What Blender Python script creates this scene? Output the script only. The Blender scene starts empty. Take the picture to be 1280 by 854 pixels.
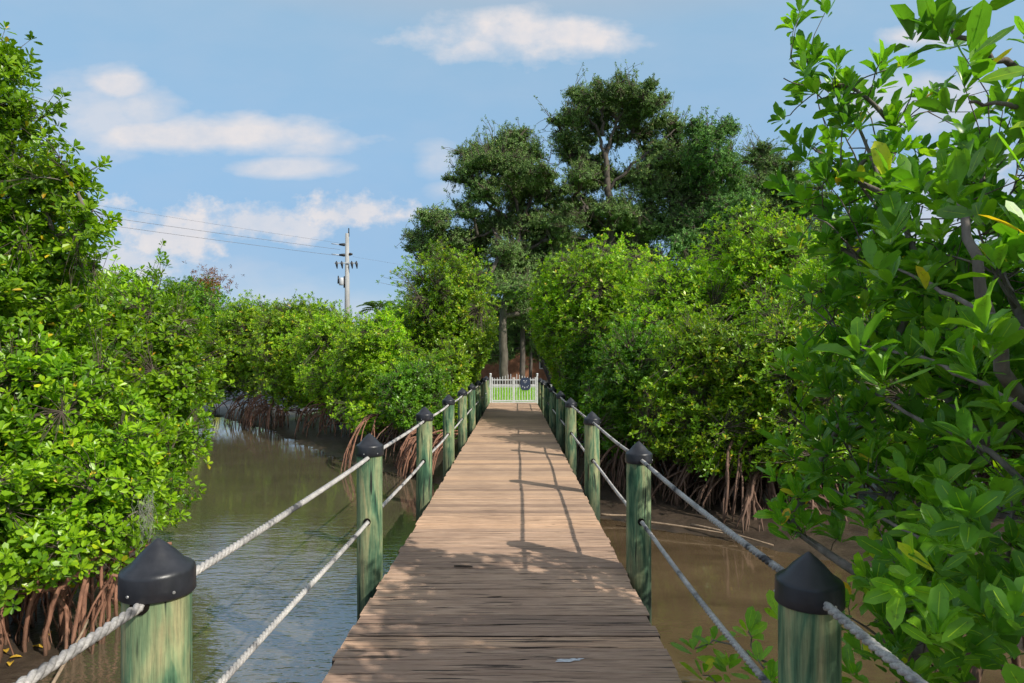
import bpy, math, random
import numpy as np
from mathutils import Vector, noise
from mathutils.kdtree import KDTree

random.seed(7)
rng = np.random.default_rng(11)
SC = bpy.context.scene
COL = SC.collection
PI = math.pi
FPX, CX, HY, EYE = 782.0, 644.0, 452.0, 1.62
WATER_Z = -0.80

def at(px, py, D):
    """world point that the photo shows at pixel (px,py) if it stands D metres ahead"""
    return np.array([(px - CX) * D / FPX, D, EYE - (py - HY) * D / FPX])

# ------------------------------------------------------------------ mesh accumulator
class MB:
    def __init__(s):
        s.v = []; s.nv = 0; s.loops = []; s.cnt = []; s.att = []; s.sm = []
    def add(s, verts, faces, att=0.5, smooth=True):
        """faces: (n,k) int array; att: scalar or per-face array"""
        verts = np.asarray(verts, float).reshape(-1, 3)
        faces = np.asarray(faces, int)
        s.v.append(verts)
        s.loops.append((faces + s.nv).ravel())
        n = len(faces)
        s.cnt.append(np.full(n, faces.shape[1], int))
        s.att.append(np.broadcast_to(np.asarray(att, float), (n,)).copy())
        s.sm.append(np.full(n, smooth, bool))
        s.nv += len(verts)
    def again(s, faces, off, att=0.5, smooth=True):
        faces = np.asarray(faces, int)
        s.loops.append((faces + off).ravel()); n = len(faces)
        s.cnt.append(np.full(n, faces.shape[1], int))
        s.att.append(np.broadcast_to(np.asarray(att, float), (n,)).copy())
        s.sm.append(np.full(n, smooth, bool))
    def box(s, lo, hi, att=0.5):
        x0, y0, z0 = lo; x1, y1, z1 = hi
        v = [(x0,y0,z0),(x1,y0,z0),(x1,y1,z0),(x0,y1,z0),(x0,y0,z1),(x1,y0,z1),(x1,y1,z1),(x0,y1,z1)]
        f = [(0,3,2,1),(4,5,6,7),(0,1,5,4),(1,2,6,5),(2,3,7,6),(3,0,4,7)]
        s.add(v, f, att, False)
    def tube(s, pts, rad, sides=6, att=0.5, cap=True):
        pts = np.asarray(pts, float); n = len(pts)
        rad = np.broadcast_to(np.asarray(rad, float), (n,))
        t = np.gradient(pts, axis=0); t /= np.linalg.norm(t, axis=1)[:, None] + 1e-9
        up = np.array([0., 0, 1]) if abs(t[0][2]) < .9 else np.array([1., 0, 0])
        u = np.zeros_like(pts); w = np.zeros_like(pts)
        a = np.cross(t[0], up); a /= np.linalg.norm(a)
        for i in range(n):
            a = a - t[i] * a.dot(t[i]); a /= np.linalg.norm(a) + 1e-9
            u[i] = a; w[i] = np.cross(t[i], a)
        an = np.arange(sides) * 2 * PI / sides
        V = pts[:, None] + rad[:, None, None] * (np.cos(an)[None, :, None] * u[:, None] + np.sin(an)[None, :, None] * w[:, None])
        i = np.arange(n - 1)[:, None] * sides; j = np.arange(sides)[None]; k = (j + 1) % sides
        F = np.stack([i + j, i + k, i + sides + k, i + sides + j], -1).reshape(-1, 4)
        off = s.nv
        s.add(V.reshape(-1, 3), F, att)
        if cap:
            s.again([list(range(sides))[::-1], [(n - 1) * sides + q for q in range(sides)]], off, att, False)
    def lathe(s, c, prof, sides=24, att=0.5, wob=0.0):
        n = len(prof); an = np.arange(sides) * 2 * PI / sides
        V = []
        for r, z in prof:
            rr = r * (1 + wob * np.array([noise.noise(Vector((math.cos(q) * 1.3 + c[0] * 7, math.sin(q) * 1.3 + c[1] * 5, z * .9))) for q in an]))
            V.append(np.stack([c[0] + rr * np.cos(an), c[1] + rr * np.sin(an), np.full(sides, c[2] + z)], -1))
        i = np.arange(n - 1)[:, None] * sides; j = np.arange(sides)[None]; k = (j + 1) % sides
        F = np.stack([i + j, i + k, i + sides + k, i + sides + j], -1).reshape(-1, 4)
        s.add(np.concatenate(V), F, att)
    def build(s, name, mat, parent=None):
        me = bpy.data.meshes.new(name)
        V = np.concatenate(s.v); L = np.concatenate(s.loops); C = np.concatenate(s.cnt)
        me.vertices.add(len(V)); me.vertices.foreach_set('co', V.astype(np.float32).ravel())
        me.loops.add(len(L)); me.loops.foreach_set('vertex_index', L.astype(np.int32))
        me.polygons.add(len(C))
        st = np.concatenate([[0], np.cumsum(C)[:-1]])
        me.polygons.foreach_set('loop_start', st.astype(np.int32))
        me.polygons.foreach_set('loop_total', C.astype(np.int32))
        me.polygons.foreach_set('use_smooth', np.concatenate(s.sm))
        a = me.attributes.new('lv', 'FLOAT', 'FACE')
        a.data.foreach_set('value', np.concatenate(s.att).astype(np.float32))
        me.update(calc_edges=True); me.validate()
        me.materials.append(mat)
        o = bpy.data.objects.new(name, me); COL.objects.link(o)
        if parent is not None: o.parent = parent
        return o

def tag(o, label=None, cat=None, group=None, kind=None):
    if label: o['label'] = label
    if cat: o['category'] = cat
    if group: o['group'] = group
    if kind: o['kind'] = kind
    return o

def empty(name, label, cat, group=None):
    o = bpy.data.objects.new(name, None); COL.objects.link(o)
    o.empty_display_size = .2
    return tag(o, label, cat, group)

def nrm(a):
    return a / (np.linalg.norm(a, axis=-1, keepdims=True) + 1e-9)

# ------------------------------------------------------------------ materials
def newmat(name):
    m = bpy.data.materials.new(name); m.use_nodes = True
    nt = m.node_tree; nt.nodes.clear()
    out = nt.nodes.new('ShaderNodeOutputMaterial')
    return m, nt, out
def N(nt, t, **kw):
    n = nt.nodes.new(t)
    for k, v in kw.items():
        if hasattr(n, k): setattr(n, k, v)
        else: n.inputs[k.replace('_', ' ')].default_value = v
    return n
def ramp(nt, stops, src=None, interp='LINEAR'):
    r = nt.nodes.new('ShaderNodeValToRGB'); r.color_ramp.interpolation = interp
    e = r.color_ramp.elements
    while len(e) < len(stops): e.new(.5)
    for i, (p, c) in enumerate(stops):
        e[i].position = p
        e[i].color = (c[0], c[1], c[2], 1) if hasattr(c, '__len__') else (c, c, c, 1)
    if src is not None: nt.links.new(src, r.inputs[0])
    return r
def mix(nt, a, b, fac, mode='MIX'):
    n = nt.nodes.new('ShaderNodeMix'); n.data_type = 'RGBA'; n.blend_type = mode
    for s, x in ((0, fac), (6, a), (7, b)):
        if hasattr(x, 'is_output'): nt.links.new(x, n.inputs[s])
        elif hasattr(x, '__len__'): n.inputs[s].default_value = (x[0], x[1], x[2], 1)
        else: n.inputs[s].default_value = x
    return n.outputs[2]
def math_(nt, op, a, b=None, c=None, clamp=False):
    n = nt.nodes.new('ShaderNodeMath'); n.operation = op; n.use_clamp = clamp
    for i, x in enumerate((a, b, c)):
        if x is None: continue
        if hasattr(x, 'is_output'): nt.links.new(x, n.inputs[i])
        else: n.inputs[i].default_value = x
    return n.outputs[0]
def coords(nt, scale=(1, 1, 1), loc=(0, 0, 0), kind='Object'):
    tc = nt.nodes.new('ShaderNodeTexCoord'); mp = nt.nodes.new('ShaderNodeMapping')
    nt.links.new(tc.outputs[kind], mp.inputs[0]); mp.inputs['Scale'].default_value = scale
    mp.inputs['Location'].default_value = loc
    return mp.outputs[0]
def noi(nt, vec, scale, detail=4, rough=.55, dist=0):
    n = nt.nodes.new('ShaderNodeTexNoise'); nt.links.new(vec, n.inputs['Vector'])
    n.inputs['Scale'].default_value = scale; n.inputs['Detail'].default_value = detail
    n.inputs['Roughness'].default_value = rough; n.inputs['Distortion'].default_value = dist
    return n.outputs['Fac']
def attr(nt, name='lv'):
    n = nt.nodes.new('ShaderNodeAttribute'); n.attribute_name = name
    return n.outputs['Fac']
def bump(nt, h, strength=.5, dist=.02, normal=None):
    b = nt.nodes.new('ShaderNodeBump'); nt.links.new(h, b.inputs['Height'])
    b.inputs['Strength'].default_value = strength; b.inputs['Distance'].default_value = dist
    if normal is not None: nt.links.new(normal, b.inputs['Normal'])
    return b.outputs[0]
def bsdf(nt, out, col, rough=.6, nor=None, spec=.5, metal=0.0):
    b = nt.nodes.new('ShaderNodeBsdfPrincipled')
    for k, x in (('Base Color', col), ('Roughness', rough)):
        if hasattr(x, 'is_output'): nt.links.new(x, b.inputs[k])
        elif hasattr(x, '__len__'): b.inputs[k].default_value = (x[0], x[1], x[2], 1)
        else: b.inputs[k].default_value = x
    b.inputs['Specular IOR Level'].default_value = spec
    b.inputs['Metallic'].default_value = metal
    if nor is not None: nt.links.new(nor, b.inputs['Normal'])
    nt.links.new(b.outputs[0], out.inputs[0])
    return b

def leaf_mat(name, stops, trans=.3, rough=.38, spec=.45, patch=.6, pscale=.9, tcol=None, gain=(2.45,1.75,1.15), mottle=False):
    m, nt, out = newmat(name)
    stops = [(p, tuple(min(.8, c[q] * gain[q]) for q in range(3))) for p, c in stops]
    r = ramp(nt, stops, attr(nt))
    v = coords(nt)
    pn = ramp(nt, [(.3, 1 - patch * .6), (.7, 1 + patch * .25)], noi(nt, v, pscale, 2))
    col = mix(nt, r.outputs[0], pn.outputs[0], 1.0, 'MULTIPLY')
    if mottle:
        mo = ramp(nt, [(.30, (.45,.42,.35)), (.42, (.92,.92,.9)), (.7, (1.1,1.06,1.0))], noi(nt, v, 38, 4, .7))
        col = mix(nt, col, mo.outputs[0], .8, 'MULTIPLY')
    b = bsdf(nt, out, col, rough, None, spec)
    t = nt.nodes.new('ShaderNodeBsdfTranslucent')
    tc = mix(nt, col, tcol or (1.35, 1.5, .45), 1.0, 'MULTIPLY')
    nt.links.new(tc, t.inputs[0])
    ms = nt.nodes.new('ShaderNodeMixShader'); ms.inputs[0].default_value = trans
    nt.links.new(b.outputs[0], ms.inputs[1]); nt.links.new(t.outputs[0], ms.inputs[2])
    nt.links.new(ms.outputs[0], out.inputs[0])
    return m

M = {}
M['leaf_near'] = leaf_mat('mangrove_leaf_dark', [(0, (.020,.085,.018)), (.35, (.035,.14,.022)), (.75, (.075,.23,.022)), (.955, (.17,.34,.03)), (.985, (.50,.40,.03)), (1, (.55,.20,.03))], .42, .36, .45, .45, gain=(3.6,2.35,1.4), mottle=True)
M['leaf_left'] = leaf_mat('mangrove_leaf_fresh', [(0, (.022,.085,.008)), (.25, (.045,.155,.009)), (.5, (.085,.24,.010)), (.8, (.135,.33,.014)), (.97, (.23,.41,.02)), (1, (.50,.30,.03))], .32, .36, .45, .75, .8, gain=(2.6,1.7,1.1))
M['leaf_mid'] = leaf_mat('mangrove_leaf_mid', [(0, (.035,.12,.008)), (.4, (.078,.215,.010)), (.8, (.16,.30,.015)), (.96, (.30,.38,.025)), (1, (.45,.30,.06))], .32, .38, .45, .7, .7)
M['leaf_yellow'] = leaf_mat('mangrove_leaf_yellow', [(0, (.055,.14,.010)), (.35, (.12,.25,.012)), (.75, (.23,.35,.018)), (.95, (.38,.42,.03)), (1, (.45,.28,.08))], .36, .38, .45, .6, .6, gain=(2.0,1.9,1.2))
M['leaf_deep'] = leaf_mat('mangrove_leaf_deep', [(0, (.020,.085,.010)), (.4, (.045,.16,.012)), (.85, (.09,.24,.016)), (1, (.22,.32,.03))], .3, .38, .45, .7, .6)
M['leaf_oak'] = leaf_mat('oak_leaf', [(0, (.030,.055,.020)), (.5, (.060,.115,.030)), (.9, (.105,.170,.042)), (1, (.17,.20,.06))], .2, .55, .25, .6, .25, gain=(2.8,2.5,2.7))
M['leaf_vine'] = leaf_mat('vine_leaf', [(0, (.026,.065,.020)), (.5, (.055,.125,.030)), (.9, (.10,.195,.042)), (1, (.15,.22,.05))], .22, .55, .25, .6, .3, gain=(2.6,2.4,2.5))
M['leaf_dead'] = leaf_mat('dead_leaf', [(0, (.05,.028,.016)), (.6, (.095,.052,.028)), (1, (.14,.085,.045))], .2, .7, .2, .5, .5)
M['frond'] = leaf_mat('palm_frond', [(0, (.03,.08,.03)), (1, (.07,.16,.05))], .2, .5, .3)
M['grass'] = leaf_mat('grass_blade', [(0, (.07,.22,.015)), (1, (.18,.40,.03))], .3, .5, .3, .4, .4)

def bark(name, a, b, sc=14, rough=.85, st=.6):
    m, nt, out = newmat(name)
    v = coords(nt, (1, 1, .35))
    n1 = noi(nt, v, sc, 5, .65)
    c = ramp(nt, [(.3, a), (.7, b)], n1)
    cc_ = c.outputs[0]
    if 'root' in name:
        sp_ = nt.nodes.new('ShaderNodeSeparateXYZ'); nt.links.new(v, sp_.inputs[0])
        tide = math_(nt, 'MULTIPLY_ADD', math_(nt, 'ADD', sp_.outputs[2], math_(nt, 'MULTIPLY', noi(nt, v, 5, 3), .10)), -9., -1.2, clamp=True)
        cc_ = mix(nt, cc_, (.050,.040,.026), math_(nt, 'MULTIPLY', tide, .75))
    bsdf(nt, out, cc_, rough, bump(nt, n1, st, .02), .3)
    return m
M['twig'] = bark('twig_bark', (.06,.045,.032), (.17,.14,.105), 30)
M['trunk_gray'] = bark('mangrove_bark', (.10,.085,.07), (.26,.22,.19), 16)
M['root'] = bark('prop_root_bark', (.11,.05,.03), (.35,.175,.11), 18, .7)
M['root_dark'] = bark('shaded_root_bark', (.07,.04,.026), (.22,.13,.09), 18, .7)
M['oak_bark'] = bark('oak_bark', (.05,.042,.034), (.16,.135,.11), 4, .9)
M['moss'] = bark('spanish_moss', (.16,.17,.13), (.34,.35,.28), 20)
M['concrete'] = bark('pole_concrete', (.30,.30,.29), (.42,.42,.41), 2, .8, .15)

def plain(name, col, rough=.5, spec=.5, metal=0, ns=20, var=.15, bs=.0):
    m, nt, out = newmat(name)
    n1 = noi(nt, coords(nt), ns, 4)
    c = ramp(nt, [(.3, [x * (1 - var) for x in col]), (.7, [min(1, x * (1 + var)) for x in col])], n1)
    bsdf(nt, out, c.outputs[0], rough, bump(nt, n1, bs, .01) if bs else None, spec, metal)
    return m
M['gate'] = plain('white_gate_paint', (.58,.60,.61), .45, .5, 0, 9, .16)
M['sign'] = plain('gate_sign_face', (.035,.05,.09), .4)
M['sign_mark'] = plain('gate_sign_marks', (.55,.58,.62), .5)
M['dark_metal'] = plain('dark_insulator', (.025,.027,.03), .5)
M['pale_metal'] = plain('pale_transformer_paint', (.50,.52,.54), .4)
M['wire'] = plain('wire_metal', (.16,.16,.18), .6)
M['screw'] = plain('screw_metal', (.55,.54,.52), .35, .5, .8)
M['hole'] = plain('drilled_hole', (.012,.010,.008), .9, .1)
M['dropping'] = plain('dried_white_splash', (.62,.62,.64), .8, .2, 0, 60, .2)
M['fallen'] = plain('yellow_fallen_leaf', (.55,.34,.04), .6, .3, 0, 40, .25)
M['stick'] = plain('pale_dead_stick', (.30,.22,.15), .8, .2, 0, 30, .3)
M['house_wall'] = plain('orange_brick_wall', (.26,.12,.065), .85, .2, 0, 3, .3)
M['roof'] = plain('grey_brown_roof', (.055,.048,.045), .8, .2, 0, 5, .3)
M['glass'] = plain('window_glass', (.02,.03,.035), .12)
M['trim'] = plain('white_trim', (.60,.58,.54), .6)

# black plastic cap
m, nt, out = newmat('black_cap'); v = coords(nt)
n1 = noi(nt, v, 9, 5, .6); n2 = noi(nt, v, 70, 3)
c = ramp(nt, [(.35, (.012,.013,.017)), (.75, (.035,.037,.045))], n1)
rr = ramp(nt, [(.3, .30), (.7, .52)], n1)
bsdf(nt, out, c.outputs[0], rr.outputs[0], bump(nt, n2, .12, .004), .5)
M['cap'] = m

# treated green post
m, nt, out = newmat('green_treated_wood')
oi = nt.nodes.new('ShaderNodeObjectInfo')
tc = nt.nodes.new('ShaderNodeTexCoord')
va = nt.nodes.new('ShaderNodeVectorMath'); va.operation = 'ADD'
nt.links.new(tc.outputs['Object'], va.inputs[0])
cs = nt.nodes.new('ShaderNodeCombineXYZ'); nt.links.new(math_(nt, 'MULTIPLY', oi.outputs['Random'], 37.), cs.inputs[2]); 
nt.links.new(cs.outputs[0], va.inputs[1])
mp1 = N(nt, 'ShaderNodeMapping'); nt.links.new(va.outputs[0], mp1.inputs[0]); mp1.inputs['Scale'].default_value = (1, 1, .16)
mp2 = N(nt, 'ShaderNodeMapping'); nt.links.new(va.outputs[0], mp2.inputs[0]); mp2.inputs['Scale'].default_value = (1, 1, .05)
big = noi(nt, mp1.outputs[0], 12, 4, .6, .8)
fine = noi(nt, mp2.outputs[0], 90, 4, .7)
crk = noi(nt, mp2.outputs[0], 34, 2, .5, .3)
c1 = ramp(nt, [(.35, (.040,.115,.065)), (.44, (.12,.23,.125)), (.54, (.28,.35,.18)), (.68, (.46,.42,.22))], big)
c2 = mix(nt, c1.outputs[0], ramp(nt, [(.3, .55), (.7, 1.15)], fine).outputs[0], 1.0, 'MULTIPLY')
c3 = mix(nt, (.02,.025,.018), c2, ramp(nt, [(.33, 0.), (.38, 1.)], crk).outputs[0])
c3 = mix(nt, c3, ramp(nt, [(.3, (.6,.62,.62)), (.6, (1.05,1.03,1.02))], noi(nt, va.outputs[0], 7, 5, .65)).outputs[0], .8, 'MULTIPLY')
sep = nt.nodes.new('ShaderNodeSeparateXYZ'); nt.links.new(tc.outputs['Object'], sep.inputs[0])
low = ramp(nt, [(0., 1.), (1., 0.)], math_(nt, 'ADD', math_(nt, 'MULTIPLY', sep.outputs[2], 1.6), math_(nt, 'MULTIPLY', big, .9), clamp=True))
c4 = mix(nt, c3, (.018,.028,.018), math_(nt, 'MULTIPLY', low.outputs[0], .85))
hsum = math_(nt, 'ADD', fine, math_(nt, 'MULTIPLY', crk, 1.5))
bsdf(nt, out, c4, .75, bump(nt, hsum, .5, .006), .3)
M['post'] = m

# deck planks
m, nt, out = newmat('weathered_deck_planks')
pv = attr(nt); tc = nt.nodes.new('ShaderNodeTexCoord')
cs = nt.nodes.new('ShaderNodeCombineXYZ'); nt.links.new(math_(nt, 'MULTIPLY', pv, 61.), cs.inputs[0]); nt.links.new(math_(nt, 'MULTIPLY', pv, 23.), cs.inputs[2])
va = nt.nodes.new('ShaderNodeVectorMath'); va.operation = 'ADD'
nt.links.new(tc.outputs['Object'], va.inputs[0]); nt.links.new(cs.outputs[0], va.inputs[1])
def mp(sc):
    q = N(nt, 'ShaderNodeMapping'); nt.links.new(va.outputs[0], q.inputs[0]); q.inputs['Scale'].default_value = sc; return q.outputs[0]
grain = noi(nt, mp((1.1, 19, 6)), 3.2, 7, .70, .35)
grain2 = noi(nt, mp((3, 120, 10)), 2.5, 3, .6)
crk = noi(nt, mp((.9, 30, 4)), 2.2, 3, .5, .7)
blot = noi(nt, coords(nt), 1.3, 4, .6)
sep = nt.nodes.new('ShaderNodeSeparateXYZ'); nt.links.new(tc.outputs['Object'], sep.inputs[0])
worn = math_(nt, 'MULTIPLY_ADD', sep.outputs[1], -.22, 1.9, clamp=True)      # nearer boards are more worn
worn = math_(nt, 'MULTIPLY', math_(nt, 'MINIMUM', worn, 1.), 1.0)
c1 = ramp(nt, [(.25, (.36,.238,.160)), (.5, (.49,.335,.225)), (.75, (.60,.43,.30))], grain)
g1 = ramp(nt, [(.25, (.27,.172,.118)), (.48, (.48,.320,.225)), (.75, (.67,.475,.345))], grain)
c2 = mix(nt, c1.outputs[0], g1.outputs[0], worn)
pr = ramp(nt, [(0, (.58,.58,.61)), (.35, (.85,.85,.87)), (.6, (1,1,1)), (1, (1.22,1.16,1.08))], pv)
c3 = mix(nt, c2, pr.outputs[0], .85, 'MULTIPLY')
c3 = mix(nt, c3, ramp(nt, [(.25, (.70,.68,.68)), (.6, (1.05,1.03,1.0))], blot).outputs[0], .8, 'MULTIPLY')
c3 = mix(nt, c3, ramp(nt, [(.3, .75), (.65, 1.08)], grain2).outputs[0], .7, 'MULTIPLY')
thr = ramp(nt, [(.375, 1.), (.395, 0.)], crk)
cf = math_(nt, 'MULTIPLY', thr.outputs[0], math_(nt, 'MULTIPLY_ADD', worn, .75, .15))
c4 = mix(nt, c3, (.03,.022,.018), cf)
edge = ramp(nt, [(0, 1.), (1, 0.)], math_(nt, 'MULTIPLY_ADD', sep.outputs[2], 160., 1.75, clamp=True))  # gap shade put into the colour: plank sides darken below the top face
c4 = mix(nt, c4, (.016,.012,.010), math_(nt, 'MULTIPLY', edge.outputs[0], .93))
h = math_(nt, 'SUBTRACT', math_(nt, 'MULTIPLY', grain, math_(nt, 'MULTIPLY_ADD', worn, .9, .25)), math_(nt, 'MULTIPLY', cf, 1.2))
bsdf(nt, out, c4, .8, bump(nt, h, .7, .006), .3)
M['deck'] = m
M['beam'] = plain('dark_wet_timber', (.075,.055,.04), .8, .3, 0, 12, .4, .3)

# rope
m, nt, out = newmat('weathered_rope'); v = coords(nt, (1, 1, 1))
n1 = noi(nt, v, 3.2, 4, .7); n2 = noi(nt, v, 130, 3, .6)
c1 = ramp(nt, [(.36, (.08,.08,.085)), (.45, (.42,.40,.38)), (.64, (.62,.59,.55))], n1)
c2 = mix(nt, c1.outputs[0], ramp(nt, [(.3, .6), (.7, 1.1)], n2).outputs[0], 1., 'MULTIPLY')
bsdf(nt, out, c2, .85, bump(nt, n2, .4, .003), .2)
M['rope'] = m

# water
m, nt, out = newmat('tidal_creek_water')
tc = nt.nodes.new('ShaderNodeTexCoord')
def mpw(sc, rot=0):
    q = N(nt, 'ShaderNodeMapping'); nt.links.new(tc.outputs['Object'], q.inputs[0]); q.inputs['Scale'].default_value = sc; q.inputs['Rotation'].default_value = (0, 0, rot); return q.outputs[0]
w1 = noi(nt, mpw((1.5, 5.5, 1), math.radians(-14)), 1.7, 3, .5, .35)
w2 = noi(nt, mpw((3, 10, 1), math.radians(10)), 2.4, 2, .5, .2)
w3 = noi(nt, mpw((1, 1.6, 1)), .35, 2, .5)
sep = nt.nodes.new('ShaderNodeSeparateXYZ'); nt.links.new(tc.outputs['Object'], sep.inputs[0])
# ripples ride in on the left of the boardwalk; the right pool lies nearly still
lft = ramp(nt, [(0, .12), (.45, .25), (.6, 1.), (1, 1.)], math_(nt, 'MULTIPLY_ADD', sep.outputs[0], -.12, .45, clamp=True))
calm = ramp(nt, [(.35, .25), (.6, 1.)], w3)
dist_ = ramp(nt, [(0, 1.), (.30, .75), (.46, .28), (.62, .10), (1, .06)], math_(nt, 'MULTIPLY', sep.outputs[1], 1 / 18., clamp=True))
hgt = math_(nt, 'MULTIPLY', math_(nt, 'ADD', w1, math_(nt, 'MULTIPLY', w2, .6)), math_(nt, 'MULTIPLY', math_(nt, 'MULTIPLY', lft.outputs[0], dist_.outputs[0]), calm.outputs[0]))
nor = bump(nt, hgt, .9, .024)
mud = noi(nt, mpw((1, 1.7, 1)), .9, 6, .65, .6)
colr = ramp(nt, [(.3, (.066,.045,.025)), (.7, (.125,.086,.047))], mud)
coll = ramp(nt, [(.3, (.070,.060,.036)), (.7, (.105,.090,.055))], mud)
side = math_(nt, 'MULTIPLY_ADD', sep.outputs[0], .5, .5, clamp=True)
wc = mix(nt, coll.outputs[0], colr.outputs[0], side)
b = bsdf(nt, out, wc, .05, nor, .5)
nt.links.new(math_(nt, 'MULTIPLY_ADD', side, -2.0, 3.7), b.inputs['IOR'])
M['water'] = m

# ground
m, nt, out = newmat('ground_mud_and_lawn')
v = coords(nt); tc = nt.nodes.new('ShaderNodeTexCoord')
sep = nt.nodes.new('ShaderNodeSeparateXYZ'); nt.links.new(tc.outputs['Object'], sep.inputs[0])
n1 = noi(nt, v, 3, 6, .7); n2 = noi(nt, v, .5, 4, .6); n3 = noi(nt, v, 22, 3, .6)
mud = ramp(nt, [(.3, (.030,.023,.017)), (.7, (.085,.062,.044))], n1)
lawn = ramp(nt, [(.3, (.10,.25,.02)), (.7, (.20,.40,.03))], n1)
lit = ramp(nt, [(.3, (.07,.055,.03)), (.7, (.16,.13,.07))], n1)
yb = math_(nt, 'ADD', sep.outputs[1], math_(nt, 'MULTIPLY', n2, 2.))
f1 = math_(nt, 'MULTIPLY', math_(nt, 'MULTIPLY_ADD', yb, 1.2, -29.5, clamp=True), math_(nt, 'MULTIPLY_ADD', sep.outputs[0], .5, 4.5, clamp=True))
f2 = math_(nt, 'MULTIPLY_ADD', yb, .5, -19.8, clamp=True)
gc = mix(nt, mud.outputs[0], lawn.outputs[0], f1)
gc = mix(nt, gc, lit.outputs[0], f2)
rgh = ramp(nt, [(0, .38), (1, .9)], f1)
bsdf(nt, out, gc, rgh.outputs[0], bump(nt, math_(nt, 'ADD', n1, math_(nt, 'MULTIPLY', n3, .4)), .6, .05), .4)
M['ground'] = m
M['road'] = plain('grey_driveway', (.22,.21,.20), .9, .2, 0, 2, .12, .1)

# ------------------------------------------------------------------ setting: ground, water, driveway
creek = np.array([(-3.0,-9),(-3.2,2.5),(-3.7,4.9),(-4.5,7.2),(-6.6,12),(-9.5,17),(-13,23),(-17,30),(-13.0,27.2),(-8.6,21.8),
                  (-5.2,16.8),(-3.7,14.6),(-2.3,13.3),(-0.5,11.4),(1.2,9.9),(2.0,9.1),(3.2,8.2),(4.4,7.0),(4.3,4.5),(3.5,2.2),(3.2,-9)])
def creek_sd(P):
    """signed distance, positive inside the creek"""
    a = creek; b = np.roll(creek, -1, 0)
    d = np.full(len(P), 1e9); ins = np.zeros(len(P), bool)
    for p, q in zip(a, b):
        e = q - p; w = P - p
        t = np.clip((w @ e) / (e @ e), 0, 1)
        d = np.minimum(d, np.linalg.norm(w - t[:, None] * e, axis=1))
        c = ((p[1] <= P[:, 1]) & (q[1] > P[:, 1])) | ((q[1] <= P[:, 1]) & (p[1] > P[:, 1]))
        if abs(e[1]) > 1e-9:
            xi = p[0] + (P[:, 1] - p[1]) / e[1] * e[0]
            ins ^= c & (P[:, 0] < xi)
    return np.where(ins, d, -d)
def sstep(a, b, x):
    t = np.clip((x - a) / (b - a), 0, 1); return t * t * (3 - 2 * t)
def ground_z(P):
    P = np.atleast_2d(P); d = creek_sd(P)
    nz = np.array([noise.fractal(Vector((x * 1.1, y * 1.1, 3.3)), 1.0, 2.0, 4) for x, y in P])
    z = np.where(d > 0, -.76 - np.minimum(d, 1.2) * .6, -.76 + sstep(0, 2.5, -d) * .16) + nz * .045
    land = np.maximum(sstep(22.9, 24.3, P[:, 1]) * np.maximum(sstep(-9, -6, P[:, 0]), sstep(33, 37, P[:, 1])), sstep(9, 11, -P[:, 1]))
    land = np.maximum(land, sstep(38, 60, np.abs(P[:, 0])))
    return z * (1 - land) + (-.03 + nz * .01) * land

def graded(lo, hi, c, n, k):
    t = np.linspace(-1, 1, n); s = np.sinh(t * k) / math.sinh(k)
    return np.where(s < 0, c + s * (c - lo), c + s * (hi - c))
gx = graded(-900, 900, -1, 240, 6.2); gy = graded(-300, 1500, 9, 260, 6.2)
GX, GY = np.meshgrid(gx, gy)
P2 = np.stack([GX.ravel(), GY.ravel()], -1)
gz = ground_z(P2)
mb = MB(); nx = len(gx)
i = np.arange(len(gy) - 1)[:, None] * nx; j = np.arange(nx - 1)[None]
mb.add(np.column_stack([P2, gz]), np.stack([i + j, i + j + 1, i + nx + j + 1, i + nx + j], -1).reshape(-1, 4))
tag(mb.build('ground', M['ground']), kind='structure')
mb = MB(); mb.add([(-40,-12,WATER_Z),(40,-12,WATER_Z),(40,33,WATER_Z),(-40,33,WATER_Z)], [(0,1,2,3)])
tag(mb.build('water', M['water']), kind='structure')
mb = MB(); mb.add([(-60,39.5,.012),(60,39.5,.012),(60,44.5,.012),(-60,44.5,.012)], [(0,1,2,3)])
tag(mb.build('driveway', M['road']), kind='structure')
# kerb along the driveway
mb = MB(); mb.box((-60,39.2,-.1), (60,39.38,.12)); tag(mb.build('kerb', M['concrete']), kind='structure')

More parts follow.
